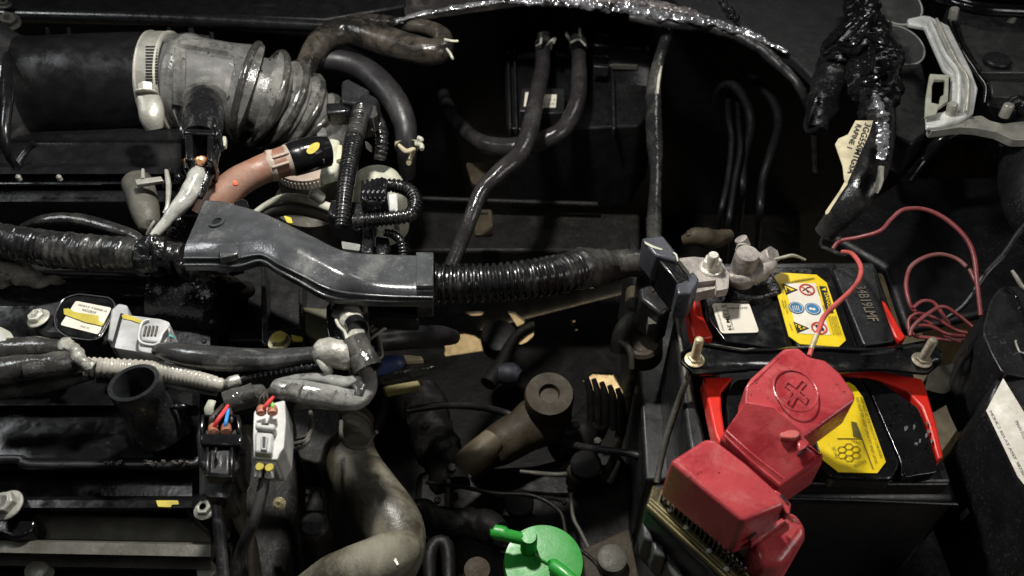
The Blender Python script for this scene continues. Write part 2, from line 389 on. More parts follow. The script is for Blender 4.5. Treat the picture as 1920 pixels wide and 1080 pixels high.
# top rail
t = thing('cowl_rail', 'dull black rail running along the top left edge behind the intake pipe', 'rail', (300, 40, .0))
b = B().tube([(-120, 22, -.01, 13), (0, 28, -.01, 13), (300, 36, -.01, 13), (620, 50, -.01, 11)], n=16); mk('rail', b, PIPE, t)
b = B().prism([(-120, -30), (760, -60), (760, 10), (610, 36), (-120, 12)], -.012, .05); mk('upper_flange', b, PANEL, t, bevel=.002)
b = B()
for x, h in ((88, 12), (128, 14), (316, 10)): b.prism([(x-4, 50), (x+4, 50), (x+6, 50+h+6), (x-3, 50+h+6)], -.01, .01)
splitmk('rib', b, PIPE, t, bevel=.0008)
bolt('rail_bolt', 'dull flange bolt on the rail at the extreme top left corner', 18, 42, .0, 15, m=ALUD, axis=(.3, -.3, 1))
bolt('intake_bolt', 'round grey bolt just above the flared end of the intake pipe', 10, 10, .0, 9, m=ALUD)

# ---- intake pipe
t = thing('intake_pipe', 'big black plastic intake pipe at the upper left with a flared collar', 'intake pipe', (130, 168, -.03))
b = B().tube([(-260, 175, 0, 160), (-120, 174, 0, 150), (-30, 172, 0, 140), (5, 172, 0, 128), (35, 170, 0, 108), (62, 167, 0, 97), (100, 164, 0, 94), (180, 160, 0, 94), (262, 156, 0, 92), (335, 157, 0, 89)], n=64, step=.002, crumple=.006, cf=30)
mk('pipe', b, PIPE, t); pipeB = b; PT = t
b = B().tube([(2, 60, .03, 5), (14, 110, .038, 8), (16, 170, .040, 10), (10, 240, .032, 9), (14, 285, .02, 8), (28, 310, .005, 7)], n=12); mk('collar_rib', b, PIPE, t)
b = B().tube([(64, 268, .008, 7), (50, 282, .004, 6), (34, 306, .0, 7)], n=10); mk('collar_rib', b, PIPE, t)
b = B().lathe([(.004, 0), (.004, .003), (.0025, .004), (0, .004)], P(248, 88, .033), (0, -.2, 1)); mk('clip_peg', b, ALUD, t)
# ---- intake manifold slab below
t = thing('intake_manifold', 'flat black intake manifold ledge under the intake pipe', 'manifold', (150, 340, -.03))
b = B(); grid(b, range(-200, 345, 20), [(225, -.02), (262, -.01), (268, -.012), (306, -.012), (314, -.006), (326, -.006), (331, -.012), (345, -.014), (350, -.02), (378, -.022), (395, -.03), (430, -.05)])
mk('body', b, PIPE, t, ang=25)
for x in (37, 113): 
    b = B().lathe([(.0018, 0), (.0018, .003), (.001, .004), (0, .004)], P(x, 337, -.006)); mk('rivet', b, ALU, t)
b = B().tube([(0, 345, -.008, 3), (90, 345, -.008, 3), (190, 346, -.009, 2)], n=8); mk('edge_bead', b, PIPE, t)

# ---- valve cover
t = thing('valve_cover', 'long black valve cover with stepped ridges filling the lower left', 'valve cover', (150, 850, -.04))
b = B(); prof = [(505, -.03), (512, -.004), (522, -.002), (560, -.008), (574, -.004), (600, -.006), (655, -.012), (700, -.008), (752, -.004), (760, -.004), (768, -.010), (800, -.012), (858, -.012), (866, -.006), (880, -.006), (888, -.016), (930, -.018), (938, -.013), (952, -.013), (960, -.026)]
rs = []
for x in list(range(-240, 361, 20))+[374, 382]:
    dz = 0 if x < 370 else (-.004 if x < 380 else -.05)
    rs.append([P(x+(34 if yy < 660 else 0), yy, zz+dz) for yy, zz in prof])
b.rings(rs, closed=False, cap=(False, False)); mk('body', b, BLACKG, t, ang=28)
b = B().tube([(-200, 865, -.003, 9), (-20, 862, -.003, 9), (40, 862, -.003, 9), (55, 872, -.003, 9), (200, 873, -.004, 8), (350, 873, -.004, 8), (372, 860, -.004, 7)], n=12, crumple=.05); mk('ridge', b, BLACK, t)
b = B()
for i in range(30):
    x = rg.choice((205, 230, 275, 285, 300, 325, 345))+rg.uniform(-8, 8); y = 868+rg.uniform(-3, 3); b.lathe([(S(x, y, 0)*rg.uniform(2, 5), 0), (.0004, .0012), (0, .0012)], P(x, y, -.001), n=7)
mk('caked_dirt', b, ALUD, t)['kind'] = 'stuff'
b = B().prism(rnd([(292, 938), (334, 938), (335, 946), (322, 946), (320, 951), (296, 950)], 2), -.0125, .0015); mk('paint_mark', b, YELP, t, bevel=.0004)
b = B().prism(rnd([(-40, 900), (18, 898), (45, 920), (50, 955), (70, 975), (55, 1000), (30, 1010), (0, 1000), (-60, 990)], 12), -.02, .02); mk('bolt_boss', b, BLACKG, t, bevel=.003)
b = B().prism(rnd([(340, 950), (360, 925), (400, 920), (420, 945), (415, 985), (390, 995)], 10), -.02, .02); mk('bolt_boss', b, BLACKG, t, bevel=.003)
bolt('cover_bolt', 'large grey flange bolt at the left edge holding down the valve cover', 16, 948, -.012, 22, m=ALU, axis=(-.15, -.1, 1), mark=None)
bolt('cover_bolt', 'grey flange bolt half hidden behind the cable of the black plug', 384, 957, -.014, 15, m=ALU)
# ---- cylinder head rail
t = thing('cylinder_head', 'dirty bare metal cylinder head edge along the bottom left corner', 'cylinder head', (180, 1050, -.06))
b = B(); rs = []
for x in list(range(-240, 380, 20))+[395, 408]:
    dz = 0 if x < 400 else -.05; rs.append([P(x, yy+(x/400)*8, zz+dz) for yy, zz in [(950, -.04), (965, -.032), (1008, -.034), (1014, -.026), (1036, -.026), (1042, -.04), (1060, -.042), (1066, -.06), (1130, -.065)]])
b.rings(rs, closed=False, cap=(False, False)); mk('casting', b, ALUD, t, ang=28)
b = B().lathe([(.006, 0), (.006, .008), (.004, .009), (0, .009)], P(80, 1078, -.05)); mk('core_plug', b, ALU, t, ang=30)
b = B().lathe([(.005, 0), (.005, .006), (0, .006)], P(393, 1078, -.05)); mk('core_plug', b, ALU, t, ang=30)
# corroded casting at left edge
t = thing('coolant_flange', 'pitted corroded aluminium flange at the left edge below the wrapped loom', 'flange', (40, 520, -.01))
b = B().tube([(-80, 520, .0, 36), (-20, 512, .0, 30), (30, 512, .0, 26), (55, 522, -.002, 20), (75, 528, -.004, 14), (100, 527, -.004, 10), (130, 532, -.006, 8)], n=28, step=.0008, crumple=.28, cf=150); mk('casting', b, ALUC, t)

# bracket / chain cover under grey cover
t = thing('timing_cover', 'black ribbed engine end cover below the grey cable duct', 'cover', (520, 560, -.03))
b = B().prism([(400, 480), (612, 480), (640, 560), (640, 645), (425, 640)], -.02, .05); mk('body', b, PANEL, t, bevel=.002)
b = B().prism([(490, 500), (497, 500), (502, 620), (560, 614), (560, 512), (568, 514), (568, 640), (497, 650), (490, 640)], -.005, .02); mk('rib', b, PIPE, t, bevel=.0008)
b = B().lathe([(.0058, 0), (.0058, .004), (.005, .005), (.002, .005), (0, .0045)], P(461, 548, -.006)); mk('boss', b, ALUD, t, ang=30)
b = B().prism([(410, 500), (452, 484), (456, 505), (415, 515)], .0, .004); mk('bracket', b, BLACK, t, bevel=.0006)
b = B().prism([(568, 575), (640, 580), (640, 640), (600, 645), (570, 622)], -.008, .02); mk('bracket', b, mat('olive_grime', (.05, .048, .03), .6, dust=.3, dc=(.12, .11, .04), bump=.5), t, bevel=.001)

# ================= bellows and clamp =================
t = thing('air_intake_hose', 'dusty grey ribbed intake bellows bending down from the black pipe', 'hose', (440, 180, -.02))
pts = [(296, 155, .0, 89), (312, 156, .0, 89), (322, 157, .0, 92), (332, 158, .0, 92), (342, 159, .0, 88), (400, 165, .0, 84), (432, 169, -.001, 85), (444, 172, -.002, 91), (450, 174, -.003, 91), (458, 176, -.004, 74), (474, 180, -.006, 72), (482, 183, -.008, 90), (488, 185, -.009, 89), (495, 188, -.011, 69), (506, 192, -.014, 67), (513, 195, -.016, 87), (519, 198, -.018, 85), (526, 202, -.020, 64), (534, 206, -.023, 62), (541, 210, -.025, 82), (547, 214, -.027, 80), (553, 218, -.030, 63), (560, 223, -.033, 62), (566, 228, -.035, 76), (571, 233, -.037, 73), (576, 240, -.041, 66), (590, 270, -.052, 66), (592, 300, -.065, 66)]
pts = [(x+34*max(0, 1-(x-296)/300), y, z, r) for x, y, z, r in pts]
b = B().tube(pts, n=72, step=.0006); 
# dark ridges: assign second material where the radius is locally high
bellB = b
mk('bellows', b, BELL, t)
def bandring(c, c2, k, rr, nm, m, hgt=1.03, wpx=6):
    pass
for i, k in ((7, 1.0), (11, 1), (15, 1), (19, 1), (23, 1)):
    p, q = pts[i], pts[i+1]
    A, C = P(*p[:3]), P(*q[:3]); ax = (P(*pts[i+2][:3])-P(*pts[i-1][:3])).normalized(); r = p[3]*S(*p[:3])
    c = (A+C)/2; u = ax.orthogonal().normalized(); v = ax.cross(u)
    ring = [(c+(u*math.cos(a)+v*math.sin(a))*r*.995, .0029) for a in [2*math.pi*j/40 for j in range(41)]]
    mk('ridge', B().tube(ring, n=10, step=.003, world=True, crumple=.12, cf=200), BELLR, t)
# moulded pad and ribs sitting on the bellows
bv = bellB.bvh()
mk('collar_face', B().tube([(-20, 172, .0, 141), (10, 172, .0, 131), (40, 170, .0, 112), (62, 168, .0, 99)], n=64, step=.001, crumple=.012, cf=40), mat('glossy_collar', (.03, .03, .031), .2, dust=.3, dc=(.08, .075, .07), bump=.3), PT)
def patch(poly, nu, nv, lift, b=None):
    """quad patch (4 px corners) laid over the surface behind it"""
    b = b or B(); A, C, D, E = poly; rs = []; low = []
    for i in range(nu+1):
        row = []
        for j in range(nv+1):
            s, r_ = i/nu, j/nv; x = (A[0]*(1-s)+C[0]*s)*(1-r_)+(E[0]*(1-s)+D[0]*s)*r_; y = (A[1]*(1-s)+C[1]*s)*(1-r_)+(E[1]*(1-s)+D[1]*s)*r_
            h, n_ = hit(bv, x, y)
            if h is None: h = P(x, y, .02); n_ = Z
            if n_.dot(ray(x, y)) > 0: n_ = -n_
            e = 0 if (i in (0, nu) or j in (0, nv)) else 1
            row.append(h+n_*(lift*e-.0006*(1-e)))
        rs.append(row)
    return b.rings(rs, closed=False, cap=(False, False))
mk('moulded_pad', patch([(346, 96), (442, 112), (424, 196), (346, 188)], 14, 12, .0028), mat('smooth_grey_rubber', (.15, .148, .145), .42, dust=.35, dc=(.28, .27, .25), bump=.15, wet=.2), t)
mk('moulded_rib', patch([(326, 88), (342, 90), (342, 202), (322, 200)], 5, 14, .003), BELL, t)
mk('moulded_rib', patch([(330, 72), (446, 90), (442, 108), (330, 90)], 14, 5, .003), BELL, t)
# hose clamp
ht = mk('hose_clamp', B().tube([(292, 156, .0, 91), (292.6, 156, .0, 94), (329, 157, .0, 94), (330, 157, .0, 91)], n=72, step=.002), ALU, t, ang=30)
pb = B().tube([(290, 156, .0, 94.5), (332, 157, .0, 94.5)], n=72, step=.002); bv2 = pb.bvh(); b = B()
for i in range(13):
    y = 88+i*5.6; h, n_ = hit(bv2, 284, y)
    if h is not None:
        yv = Vector((0, -n_.z, n_.y)).normalized(); b.box(h, .0042, .0006, .0004, (Vector((1, 0, 0)), yv, n_))
mk('worm_slots', b, DEEP, ht)
b = B().tube([(292, 156, .0, 95.5), (295, 156, .0, 95.5)], n=72); mk('band_edge', b, STEEL, ht); mk('band_edge', B().tube([(326, 157, .0, 95.5), (330, 157, .0, 95.5)], n=72), STEEL, ht)
b = B().tube([(272, 170, .040, 20), (282, 200, .036, 23), (285, 222, .032, 22), (290, 242, .026, 16)], n=16, step=.001, flat=.7); mk('worm_housing', b, ALU, ht)
b = B()
bolt('clamp_screw', None, 275, 176, .042, 15, parent=ht, m=STEEL, axis=(-.1, .85, .5), hh=1.2)
drops(bellB, 130, .0004, .0016, 3, (320, 70, 610, 290), t)
# little tabs on top of bellows
b = B(); b.prism([(352, 52), (362, 50), (366, 72), (356, 74)], .028, .006); b.prism([(392, 58), (400, 60), (402, 78), (396, 78)], .028, .006); b.prism([(336, 60), (400, 66), (400, 70), (336, 66)], .024, .003)
mk('strap_tab', b, BLACKW, t, bevel=.0006)

# ================= air temperature sensor on bellows =================
t = thing('temperature_sensor_plug', 'wet black sensor plug with two copper seals below the bellows', 'connector', (375, 235, .02))
b = B().tube([(380, 180, .030, 30), (382, 205, .038, 36), (380, 235, .042, 37), (376, 262, .042, 34)], n=24, crumple=.05, cf=100); mk('socket', b, BLACKW, t)
b = B().tube([(384, 176, .028, 33), (384, 192, .034, 38)], n=24, crumple=.15); mk('rubber_boot', b, BELL, t)
for k, (x, y) in enumerate(((340, 235), (404, 232), (408, 246), (412, 258))):
    mk('latch_rib', B().tube([(x-12, y-28, .045, 4), (x, y, .050, 4.5), (x+4, y+26, .046, 4)], n=8), BLACKG, t)
b = B(); b.prism([(346, 244), (360, 244), (362, 300), (346, 300)], .056, .012); b.prism([(388, 246), (400, 246), (398, 302), (386, 300)], .056, .012); b.prism([(344, 240), (402, 242), (402, 252), (344, 250)], .057, .012)
mk('latch_frame', b, BLACKG, t, bevel=.0012)
b = B().prism([(338, 296), (404, 296), (400, 316), (344, 316)], .046, .012); mk('body', b, BLACKG, t, bevel=.0015)
for x in (355, 376):
    mk('wire_seal', B().lathe([(.0026, -.004), (.003, -.002), (.0024, 0), (.003, .001), (.0018, .0022), (0, .0022)], P(x, 302, .052), (0, -.9, .5), n=14), COPPER, t)
b = B().tube([(372, 314, .046, 12), (370, 330, .046, 16), (362, 352, .044, 17), (344, 378, .042, 16), (322, 402, .040, 13), (304, 425, .038, 10), (285, 446, .036, 8)], n=20, crumple=.16, cf=130); mk('lead_sleeve', b, SLEEVE, t)
b = B().tube([(400, 268, .046, 12), (398, 300, .046, 13), (386, 335, .044, 11), (372, 370, .04, 9)], n=16, crumple=.2, cf=140); mk('lead_tape', b, BLACKW, t)
mk('white_clip', B().prism(rnd([(418, 255), (424, 256), (423, 273), (416, 274)], 2), .044, .003), CREAM, t, bevel=.0006)

# vacuum actuator (grey can beside the lead)
t = thing('vacuum_actuator', 'small dull grey metal canister beside the silvery sensor lead', 'actuator', (283, 380, .0))
b = B().tube([(256, 341, .012, 5), (256.1, 341, .012, 26), (262, 356, .014, 28), (272, 395, .014, 26), (280, 425, .012, 18), (282, 428, .012, 5)], n=24, step=.001, flat=.9); mk('can', b, ALUD, t, ang=40)
b = B().prism([(252, 336), (302, 330), (306, 338), (256, 346)], .030, .003); mk('bracket', b, ALU, t, bevel=.0006)
b = B().tube([(312, 320, .03, 4), (316, 350, .03, 5), (314, 385, .03, 4), (308, 400, .028, 4)], n=8); b.tube([(268, 318, .03, 3), (268, 336, .03, 4)], n=8); mk('rod', b, ALU, t)
b = B()
for i in range(9):
    x, y = 320+rg.uniform(-12, 26), 330+rg.uniform(-10, 110); b.lathe([(.003, 0), (.003, .003), (.0015, .005), (0, .005)], P(x, y, .018), (rg.uniform(-1, 1), rg.uniform(-1, .2), 1), n=8)
splitmk('linkage', b, BLACKW, t)
# ================= pink hose =================
t = thing('pink_breather_hose', 'faded pink rubber hose with a white spring clamp near the throttle', 'hose', (470, 330, .0))
b = B().tube([(388, 410, .016, 31), (408, 378, .022, 31), (440, 346, .026, 29), (478, 324, .028, 27), (515, 309, .028, 28), (556, 296, .028, 30)], n=36, crumple=.02, cf=60); mk('hose', b, PINK, t); hv = b.bvh()
b = B().tube([(544, 300, .028, 32), (560, 295, .028, 33), (588, 288, .028, 32), (615, 284, .026, 28)], n=32, crumple=.02); mk('black_end', b, BLACKG, t); bbv = b.bvh()
h, n_ = hit(bbv, 587, 278); 
b = B(); u = Vector((.55, .83, 0)); u = (u-n_*u.dot(n_)).normalized(); v = n_.cross(u); b.slab([h-n_*.0002+u*math.cos(a)*.0052+v*math.sin(a)*.0026+n_*(.001-.0026*abs(math.sin(a))*.3) for a in [2*math.pi*i/16 for i in range(16)]], n_*.0009); mk('paint_mark', b, YELP, t)
ct = None; CLAMPM = mat('dull_pinkish_clamp', (.36, .29, .24), .4, dust=.3, dc=(.4, .34, .28), bump=.3)
for i, (x0, x1) in enumerate(((506, 514), (538, 546))):
    y0 = 312-(x0-506)*.32; b = B().tube([(x0, y0, .028, 27), (x0+.3, y0, .028, 29.5), (x1-2, y0-2, .028, 30.5), (x1-1.7, y0-2, .028, 28)], n=36, step=.001); 
    ct = mk('spring_clamp', b, CLAMPM, t, ang=50) if ct is None else mk('clamp_band', b, CLAMPM, ct, ang=50)
b = B()
for dy in (-12, 6):
    q = []
    for k in range(6):
        x = 510+k*6.4; h, n_ = hit(hv, x, 308-k*2+dy); q.append((h-ray(x, 300).normalized()*.0006, .0011))
    b.tube(q, n=8, world=True)
mk('clamp_tab', b, CLAMPM, ct, bevel=.0005)
mk('paint_dot', B().lathe([(.0018, -.001), (.0015, .0006), (0, .0008)], (hit(hv, 441, 343)[0]), hit(hv, 441, 343)[1], n=10), mat('orange_dot', (.8, .13, .05), .5), t)

# ================= throttle body =================
t = thing('throttle_body', 'pale metal throttle body with a serrated clamp band under the pink hose', 'throttle body', (580, 350, -.05))
b = B().lathe([(.0, -.06), (.032, -.06), (.032, -.030), (.0245, -.026), (.0245, .0), (.021, .0)], P(580, 314, -.022), (0, 0, 1), n=56); mk('housing', b, ALUD, t, ang=30)
b = B().lathe([(.022, -.002), (.0245, -.002), (.0245, .008), (.022, .008)], P(580, 314, -.022), n=56)
bt = mk('clamp_band', b, CLAMPM, t, ang=30)
b = B(); c = P(580, 314, -.022)
for i in range(56):
    a = 2*math.pi*i/56; d = Vector((math.cos(a), math.sin(a), 0)); b.box(c+d*.0246+Z*.003, .0006, .0005, .0026, (d, Vector((-d.y, d.x, 0)), Z))
mk('worm_slots', b, STEEL, bt)
b = B().tube([(470, 405, -.022, 6), (500, 384, -.016, 7), (535, 370, -.010, 8), (580, 376, -.008, 9), (630, 394, -.008, 9)], n=14, flat=.8); mk('flange_rim', b, CREAM, t)
b = B().tube([(478, 412, -.03, 10), (510, 398, -.022, 12), (560, 392, -.018, 12), (640, 412, -.018, 12)], n=14); mk('lower_rim', b, ALUD, t)
b = B().lathe([(.004, 0), (.004, .008), (.0028, .009), (0, .009)], P(603, 372, -.004), (-.6, -.1, .8), n=16); mk('grub_screw', b, ALU, t)
b = B().prism(rnd([(532, 404), (546, 408), (549, 419), (538, 417)], 3), -.006, .002); mk('paint_mark', b, YELP, t)
b = B().prism([(604, 262), (622, 258), (637, 262), (632, 300), (636, 305), (630, 320), (598, 330), (604, 300)], .008, .01); mk('lug', b, CREAM, t, bevel=.002)
b = B().prism(rnd([(633, 271), (641, 272), (640, 296), (630, 300)], 2), .011, .003); mk('cream_tab', b, PAPERY, t, bevel=.0005)
b = B().prism([(594, 250), (604, 238), (612, 240), (614, 262), (608, 298), (604, 299), (602, 270), (594, 258)], .030, .004); mk('bracket', b, BELL, t, bevel=.0006)
# dome housing
t = thing('motor_housing', 'pale domed throttle motor housing behind the black corrugated loop', 'housing', (710, 360, -.05))
b = B().tube([(672, 330, -.03, 22), (690, 325, -.028, 26), (712, 335, -.028, 30), (728, 350, -.03, 24)], n=28, step=.001); 
b = B().lathe([(.021, -.05), (.0205, -.012), (.017, -.004), (.010, 0), (0, .001)], P(705, 332, -.006), (.05, -.05, 1), n=36); mk('dome', b, CREAM, t, ang=40)
b = B().prism([(694, 372), (745, 360), (746, 398), (738, 392), (700, 398)], -.006, .02); mk('lower_block', b, CWHT, t, bevel=.0015)

# ================= conduits by the throttle =================
t = thing('sensor_conduit', 'shiny black corrugated conduit rising from the square plug beside the bellows', 'conduit', (650, 330, .03))
b = B().tube([(678, 205, .036, 17), (674, 225, .040, 18), (664, 262, .042, 18), (655, 305, .042, 17), (648, 350, .040, 16), (643, 395, .036, 14), (640, 425, .032, 13)], n=24, corr=(.0024, .12)); mk('conduit', b, COND, t)
b = B().tube([(690, 200, .030, 23), (684, 214, .034, 24), (676, 232, .036, 22)], n=22, step=.001); mk('collar', b, BLACK, t)
b = B().prism([(640, 152), (652, 147), (692, 168), (692, 192), (676, 196), (640, 190)], .034, .03); mk('plug', b, BLACK, t, bevel=.0015)
b = B().prism([(610, 192), (656, 190), (658, 208), (612, 212)], .03, .012); mk('plug_body', b, BLACKW, t, bevel=.002)
b = B().prism(rnd([(690, 196), (704, 197), (708, 215), (698, 222), (688, 214)], 3), .040, .012); mk('plug_clip', b, SLEEVED, t, bevel=.001)
t = thing('taped_lead', 'knobbly black taped lead just right of the shiny rising conduit', 'cable', (712, 260, .0))
b = B().tube([(702, 215, .02, 13), (713, 240, .018, 13), (716, 270, .012, 12), (712, 300, .004, 11)], n=18, corr=(.0032, .12), crumple=.2, cf=200); mk('lead', b, COND, t)
mk('white_clip', B().prism(rnd([(684, 264), (690, 266), (698, 276), (696, 280), (686, 272)], 2), .01, .003), CREAM, t)
t = thing('looped_conduit', 'black corrugated conduit looping back on itself beside the white housing', 'conduit', (735, 385, .03))
b = B().tube([(722, 347, .042, 13), (745, 349, .042, 13.5), (768, 358, .042, 14), (779, 379, .041, 14), (770, 402, .040, 14), (745, 408, .040, 14), (715, 411, .040, 14), (680, 414, .039, 14), (666, 415, .038, 14)], n=22, corr=(.0026, .2)); mk('conduit', b, COND, t)
b = B().prism([(676, 345), (704, 332), (724, 330), (726, 372), (712, 378), (690, 380), (674, 372)], .050, .02); mk('plug', b, BLACKW, t, bevel=.002)
for i in range(5): mk('latch_rib', B().tube([(680+i*9, 340-i*1.5, .052, 3), (682+i*9, 360, .053, 3.5), (684+i*9, 372, .051, 3)], n=7), BLACKG, t)
b = B().prism([(620, 372), (690, 378), (702, 400), (670, 432), (612, 400)], .022, .02); mk('bracket', b, BLACKW, t, bevel=.002)
t = thing('thin_conduit', 'thin black corrugated lead curving down behind the grey duct', 'conduit', (748, 460, .02))
b = B().tube([(722, 436, .03, 8), (738, 440, .03, 9), (752, 454, .028, 9), (756, 480, .022, 9)], n=16, corr=(.002, .16)); mk('conduit', b, COND, t)
b = B(); b.prism([(680, 420), (700, 424), (698, 476), (676, 474)], .03, .01); b.prism([(704, 440), (730, 444), (726, 478), (704, 478)], .026, .01); mk('plug', b, BLACKW, t, bevel=.0015)
b = B().prism(rnd([(640, 452), (676, 458), (674, 470), (642, 466)], 3), .03, .006); mk('pale_clip', b, SLEEVE, t, bevel=.001)

# ================= grey duct cover =================
t = thing('cable_duct_cover', 'smooth dark grey plastic cable duct cover bent across the centre left', 'cable duct', (580, 480, .03))
st = [((386, 372, .046), (356, 440, .052), (346, 464, .050), (345, 484, .044), (346, 498, .038)),
      ((415, 374, .050), (400, 452, .056), (398, 466, .054), (398, 484, .047), (398, 498, .040)),
      ((441, 380, .052), (443, 455, .058), (443, 464, .056), (444, 484, .048), (446, 500, .041)),
      ((490, 396, .054), (508, 440, .062), (500, 458, .059), (490, 478, .050), (490, 490, .043)),
      ((535, 416, .054), (545, 455, .063), (538, 474, .060), (524, 496, .050), (522, 508, .043)),
      ((587, 441, .052), (595, 484, .061), (584, 496, .058), (567, 517, .048), (560, 528, .041)),
      ((640, 466, .050), (648, 510, .058), (638, 524, .054), (620, 543, .045), (612, 556, .037)),
      ((684, 472, .048), (694, 530, .052), (686, 540, .048), (674, 552, .042), (668, 563, .035)),
      ((735, 474, .047), (742, 536, .050), (738, 546, .045), (733, 556, .040), (732, 566, .034)),
      ((810, 476, .047), (811, 537, .050), (811, 548, .045), (811, 558, .040), (811, 566, .034))]
rows = []
st = [(a, bb, (cc[0], cc[1], bb[2]-.0012), (dd[0], dd[1], bb[2]-.0035), (ee[0], ee[1], bb[2]-.0065)) for a, bb, cc, dd, ee in st]
for pts5 in st:
    q = [P(*p) for p in pts5]; back = q[0]-Z*.03; rows.append([back, q[0]]+q[1:]+[q[-1]-Z*.004])
def smooth_rows(rows, k):
    out = []
    for i in range(len(rows)-1):
        a, b_, c, d = rows[max(i-1, 0)], rows[i], rows[i+1], rows[min(i+2, len(rows)-1)]
        for j in range(k): out.append([Vector(cr(a[m], b_[m], c[m], d[m], j/k)) for m in range(len(b_))])
    return out+[rows[-1]]
rows = smooth_rows(rows, 5)
# widen the cross-section with rounded corners
def smooth_sec(r):
    out = [r[0]]
    for i in range(1, len(r)-1):
        a, c, d = r[i-1], r[i], r[i+1]; ta = min(.0035, (a-c).length*.4); tb = min(.0035, (d-c).length*.4)
        p = c+(a-c).normalized()*ta; q = c+(d-c).normalized()*tb
        out += [p, (p+2*c+q)/4+(c-(p+q)/2)*.0, q]
    return out+[r[-1]]
rows = [smooth_sec(r) for r in rows]
b = B().rings(rows, closed=False, cap=(False, False)); b.add([rows[0][i] for i in range(len(rows[0]))], [tuple(range(len(rows[0])))]); b.add(rows[-1], [tuple(range(len(rows[-1])-1, -1, -1))])
mk('duct_body', b, COVER, t, ang=50); dv = b.bvh()
b = B()                                                       # lower lip running along the front edge
lipc = [(346, 496, .040, 3), (398, 496, .042, 3), (446, 496, .044, 3), (490, 487, .046, 3), (524, 505, .046, 3), (562, 525, .044, 3), (614, 552, .040, 3), (668, 561, .037, 3), (732, 565, .036, 3), (810, 566, .036, 3)]
lipc = [(st[i][4][0], st[i][4][1]-1, st[i][4][2]+.0008, 3) for i in range(len(st))]
b.tube(lipc, n=12, step=.001); mk('front_lip', b, COVER, t)
b = B().tube([(q[3][0], q[3][1], q[3][2]+.0004, 2.6) for q in st], n=10, step=.001); mk('edge_bead', b, COVER, t)
for q in ([(409, 462), (444, 456), (446, 476), (412, 484)], [(558, 484), (590, 498), (592, 514), (566, 500), (560, 496)]):
    b = B().prism(q, .0585, .005); mk('clip_tab', b, COVER, t, bevel=.0007)
b = B().prism([(556, 518), (604, 545), (612, 556), (612, 562), (590, 538), (560, 526)], .050, .003); mk('front_skirt', b, COVER, t, bevel=.001)
h, n_ = hit(dv, 408, 418); b = B().lathe([(.0046, -.001), (.0046, .0012), (.003, .0014), (.0028, -.002)], h, n_, n=24); hr = mk('hole_rim', b, COVER, t, ang=50)
mk('hole_plug', B().lathe([(.0028, -.002), (.0028, .0006), (0, .0006)], h, n_, n=20), BLACK, hr)
b = B().prism([(782, 472), (812, 476), (813, 592), (782, 590), (780, 566), (786, 540)], .0475, .03); b = B()
for i, (A_, z_) in enumerate((((782, 474), .0495),)):
    pass
rs2 = []
for x in (780, 813): rs2.append([P(x, 473, .048), P(x, 476, .051), P(x, 536, .053), P(x, 552, .045), P(x, 566, .033), P(x, 594, .012), P(x, 594, .004), P(x, 473, .01)])
b.rings(rs2); mk('end_collar', b, COVER, t, bevel=.0008)
b = B().prism([(690, 566), (784, 566), (784, 600), (760, 600), (700, 596), (688, 580)], .014, .01); mk('under_bracket', b, BLACK, t, bevel=.001)
mk('side_hook', B().prism([(436, 380), (450, 372), (463, 374), (464, 394), (448, 396)], .052, .008), BLACKG, t, bevel=.001)
# scuffed patches at collar: worn paint flecks
b = B()
for (x, y, a, c) in ((796, 486, 10, 6), (800, 524, 9, 6), (800, 545, 8, 5)):
    pp = [(x+a*math.cos(q*.5)*(1+.25*math.sin(q*3+x)), y+c*math.sin(q*.5)*(1+.3*math.cos(q*2+y))) for q in range(12)]; b.prism(pp, .0532, .0004)

# ================= main corrugated conduit =================
t = thing('main_loom_conduit', 'wide black split corrugated conduit running right from the grey duct end', 'conduit', (980, 520, .0))
b = B().tube([(806, 532, .022, 39), (860, 532, .022, 38), (920, 530, .021, 37), (980, 524, .020, 37), (1030, 517, .018, 38), (1075, 508, .014, 37), (1100, 502, .008, 34)], n=40, corr=(.0042, .16), crumple=.012, seam=.03); mk('conduit', b, COND, t)
b = B().tube([(1064, 509, .013, 36), (1085, 504, .011, 39), (1110, 500, .006, 36), (1150, 498, .0, 30), (1190, 494, .0, 26), (1215, 500, -.004, 26), (1225, 530, -.014, 26), (1215, 580, -.03, 26)], n=28, wrap=(.006, .05), crumple=.12, cf=110); mk('tape_wrap', b, TAPE, t)
b = B().tube([(810, 532, .022, 41), (817, 532, .022, 41)], n=40); mk('end_ring', b, COND, t)

# ================= wrapped loom on the left =================
t = thing('wrapped_engine_loom', 'thick black tape wrapped loom entering from the left edge above the ignition coil', 'wiring loom', (150, 465, .0))
b = B().tube([(-60, 445, .018, 30), (0, 450, .020, 31), (60, 462, .022, 33), (130, 470, .024, 34), (200, 474, .026, 32), (270, 478, .028, 30), (345, 478, .028, 24)], n=36, corr=(.0046, .05), wrap=(.0075, .06), crumple=.10, cf=120); mk('loom', b, TAPE, t)
b = B().tube([(276, 478, .029, 30), (284, 479, .030, 35), (300, 480, .030, 35), (312, 479, .030, 32), (318, 478, .030, 27)], n=30, step=.0008, wrap=(.004, .1), crumple=.3, cf=160); mk('tape_knot', b, BLACKW, t)
b = B().tube([(40, 424, .014, 6), (80, 412, .02, 12), (140, 410, .022, 13), (200, 424, .024, 12), (250, 440, .024, 10), (262, 450, .024, 8)], n=18, flat=.6, crumple=.1); mk('upper_strand', b, TAPE, t)
mk('silver_wire_end', B().tube([(276, 440, .036, 3), (282, 426, .04, 3), (290, 414, .042, 2.5)], n=8), ALU, t)
b = B().prism([(312, 458), (345, 470), (345, 498), (330, 500), (316, 488)], .03, .014); mk('plug', b, BLACKW, t, bevel=.002)

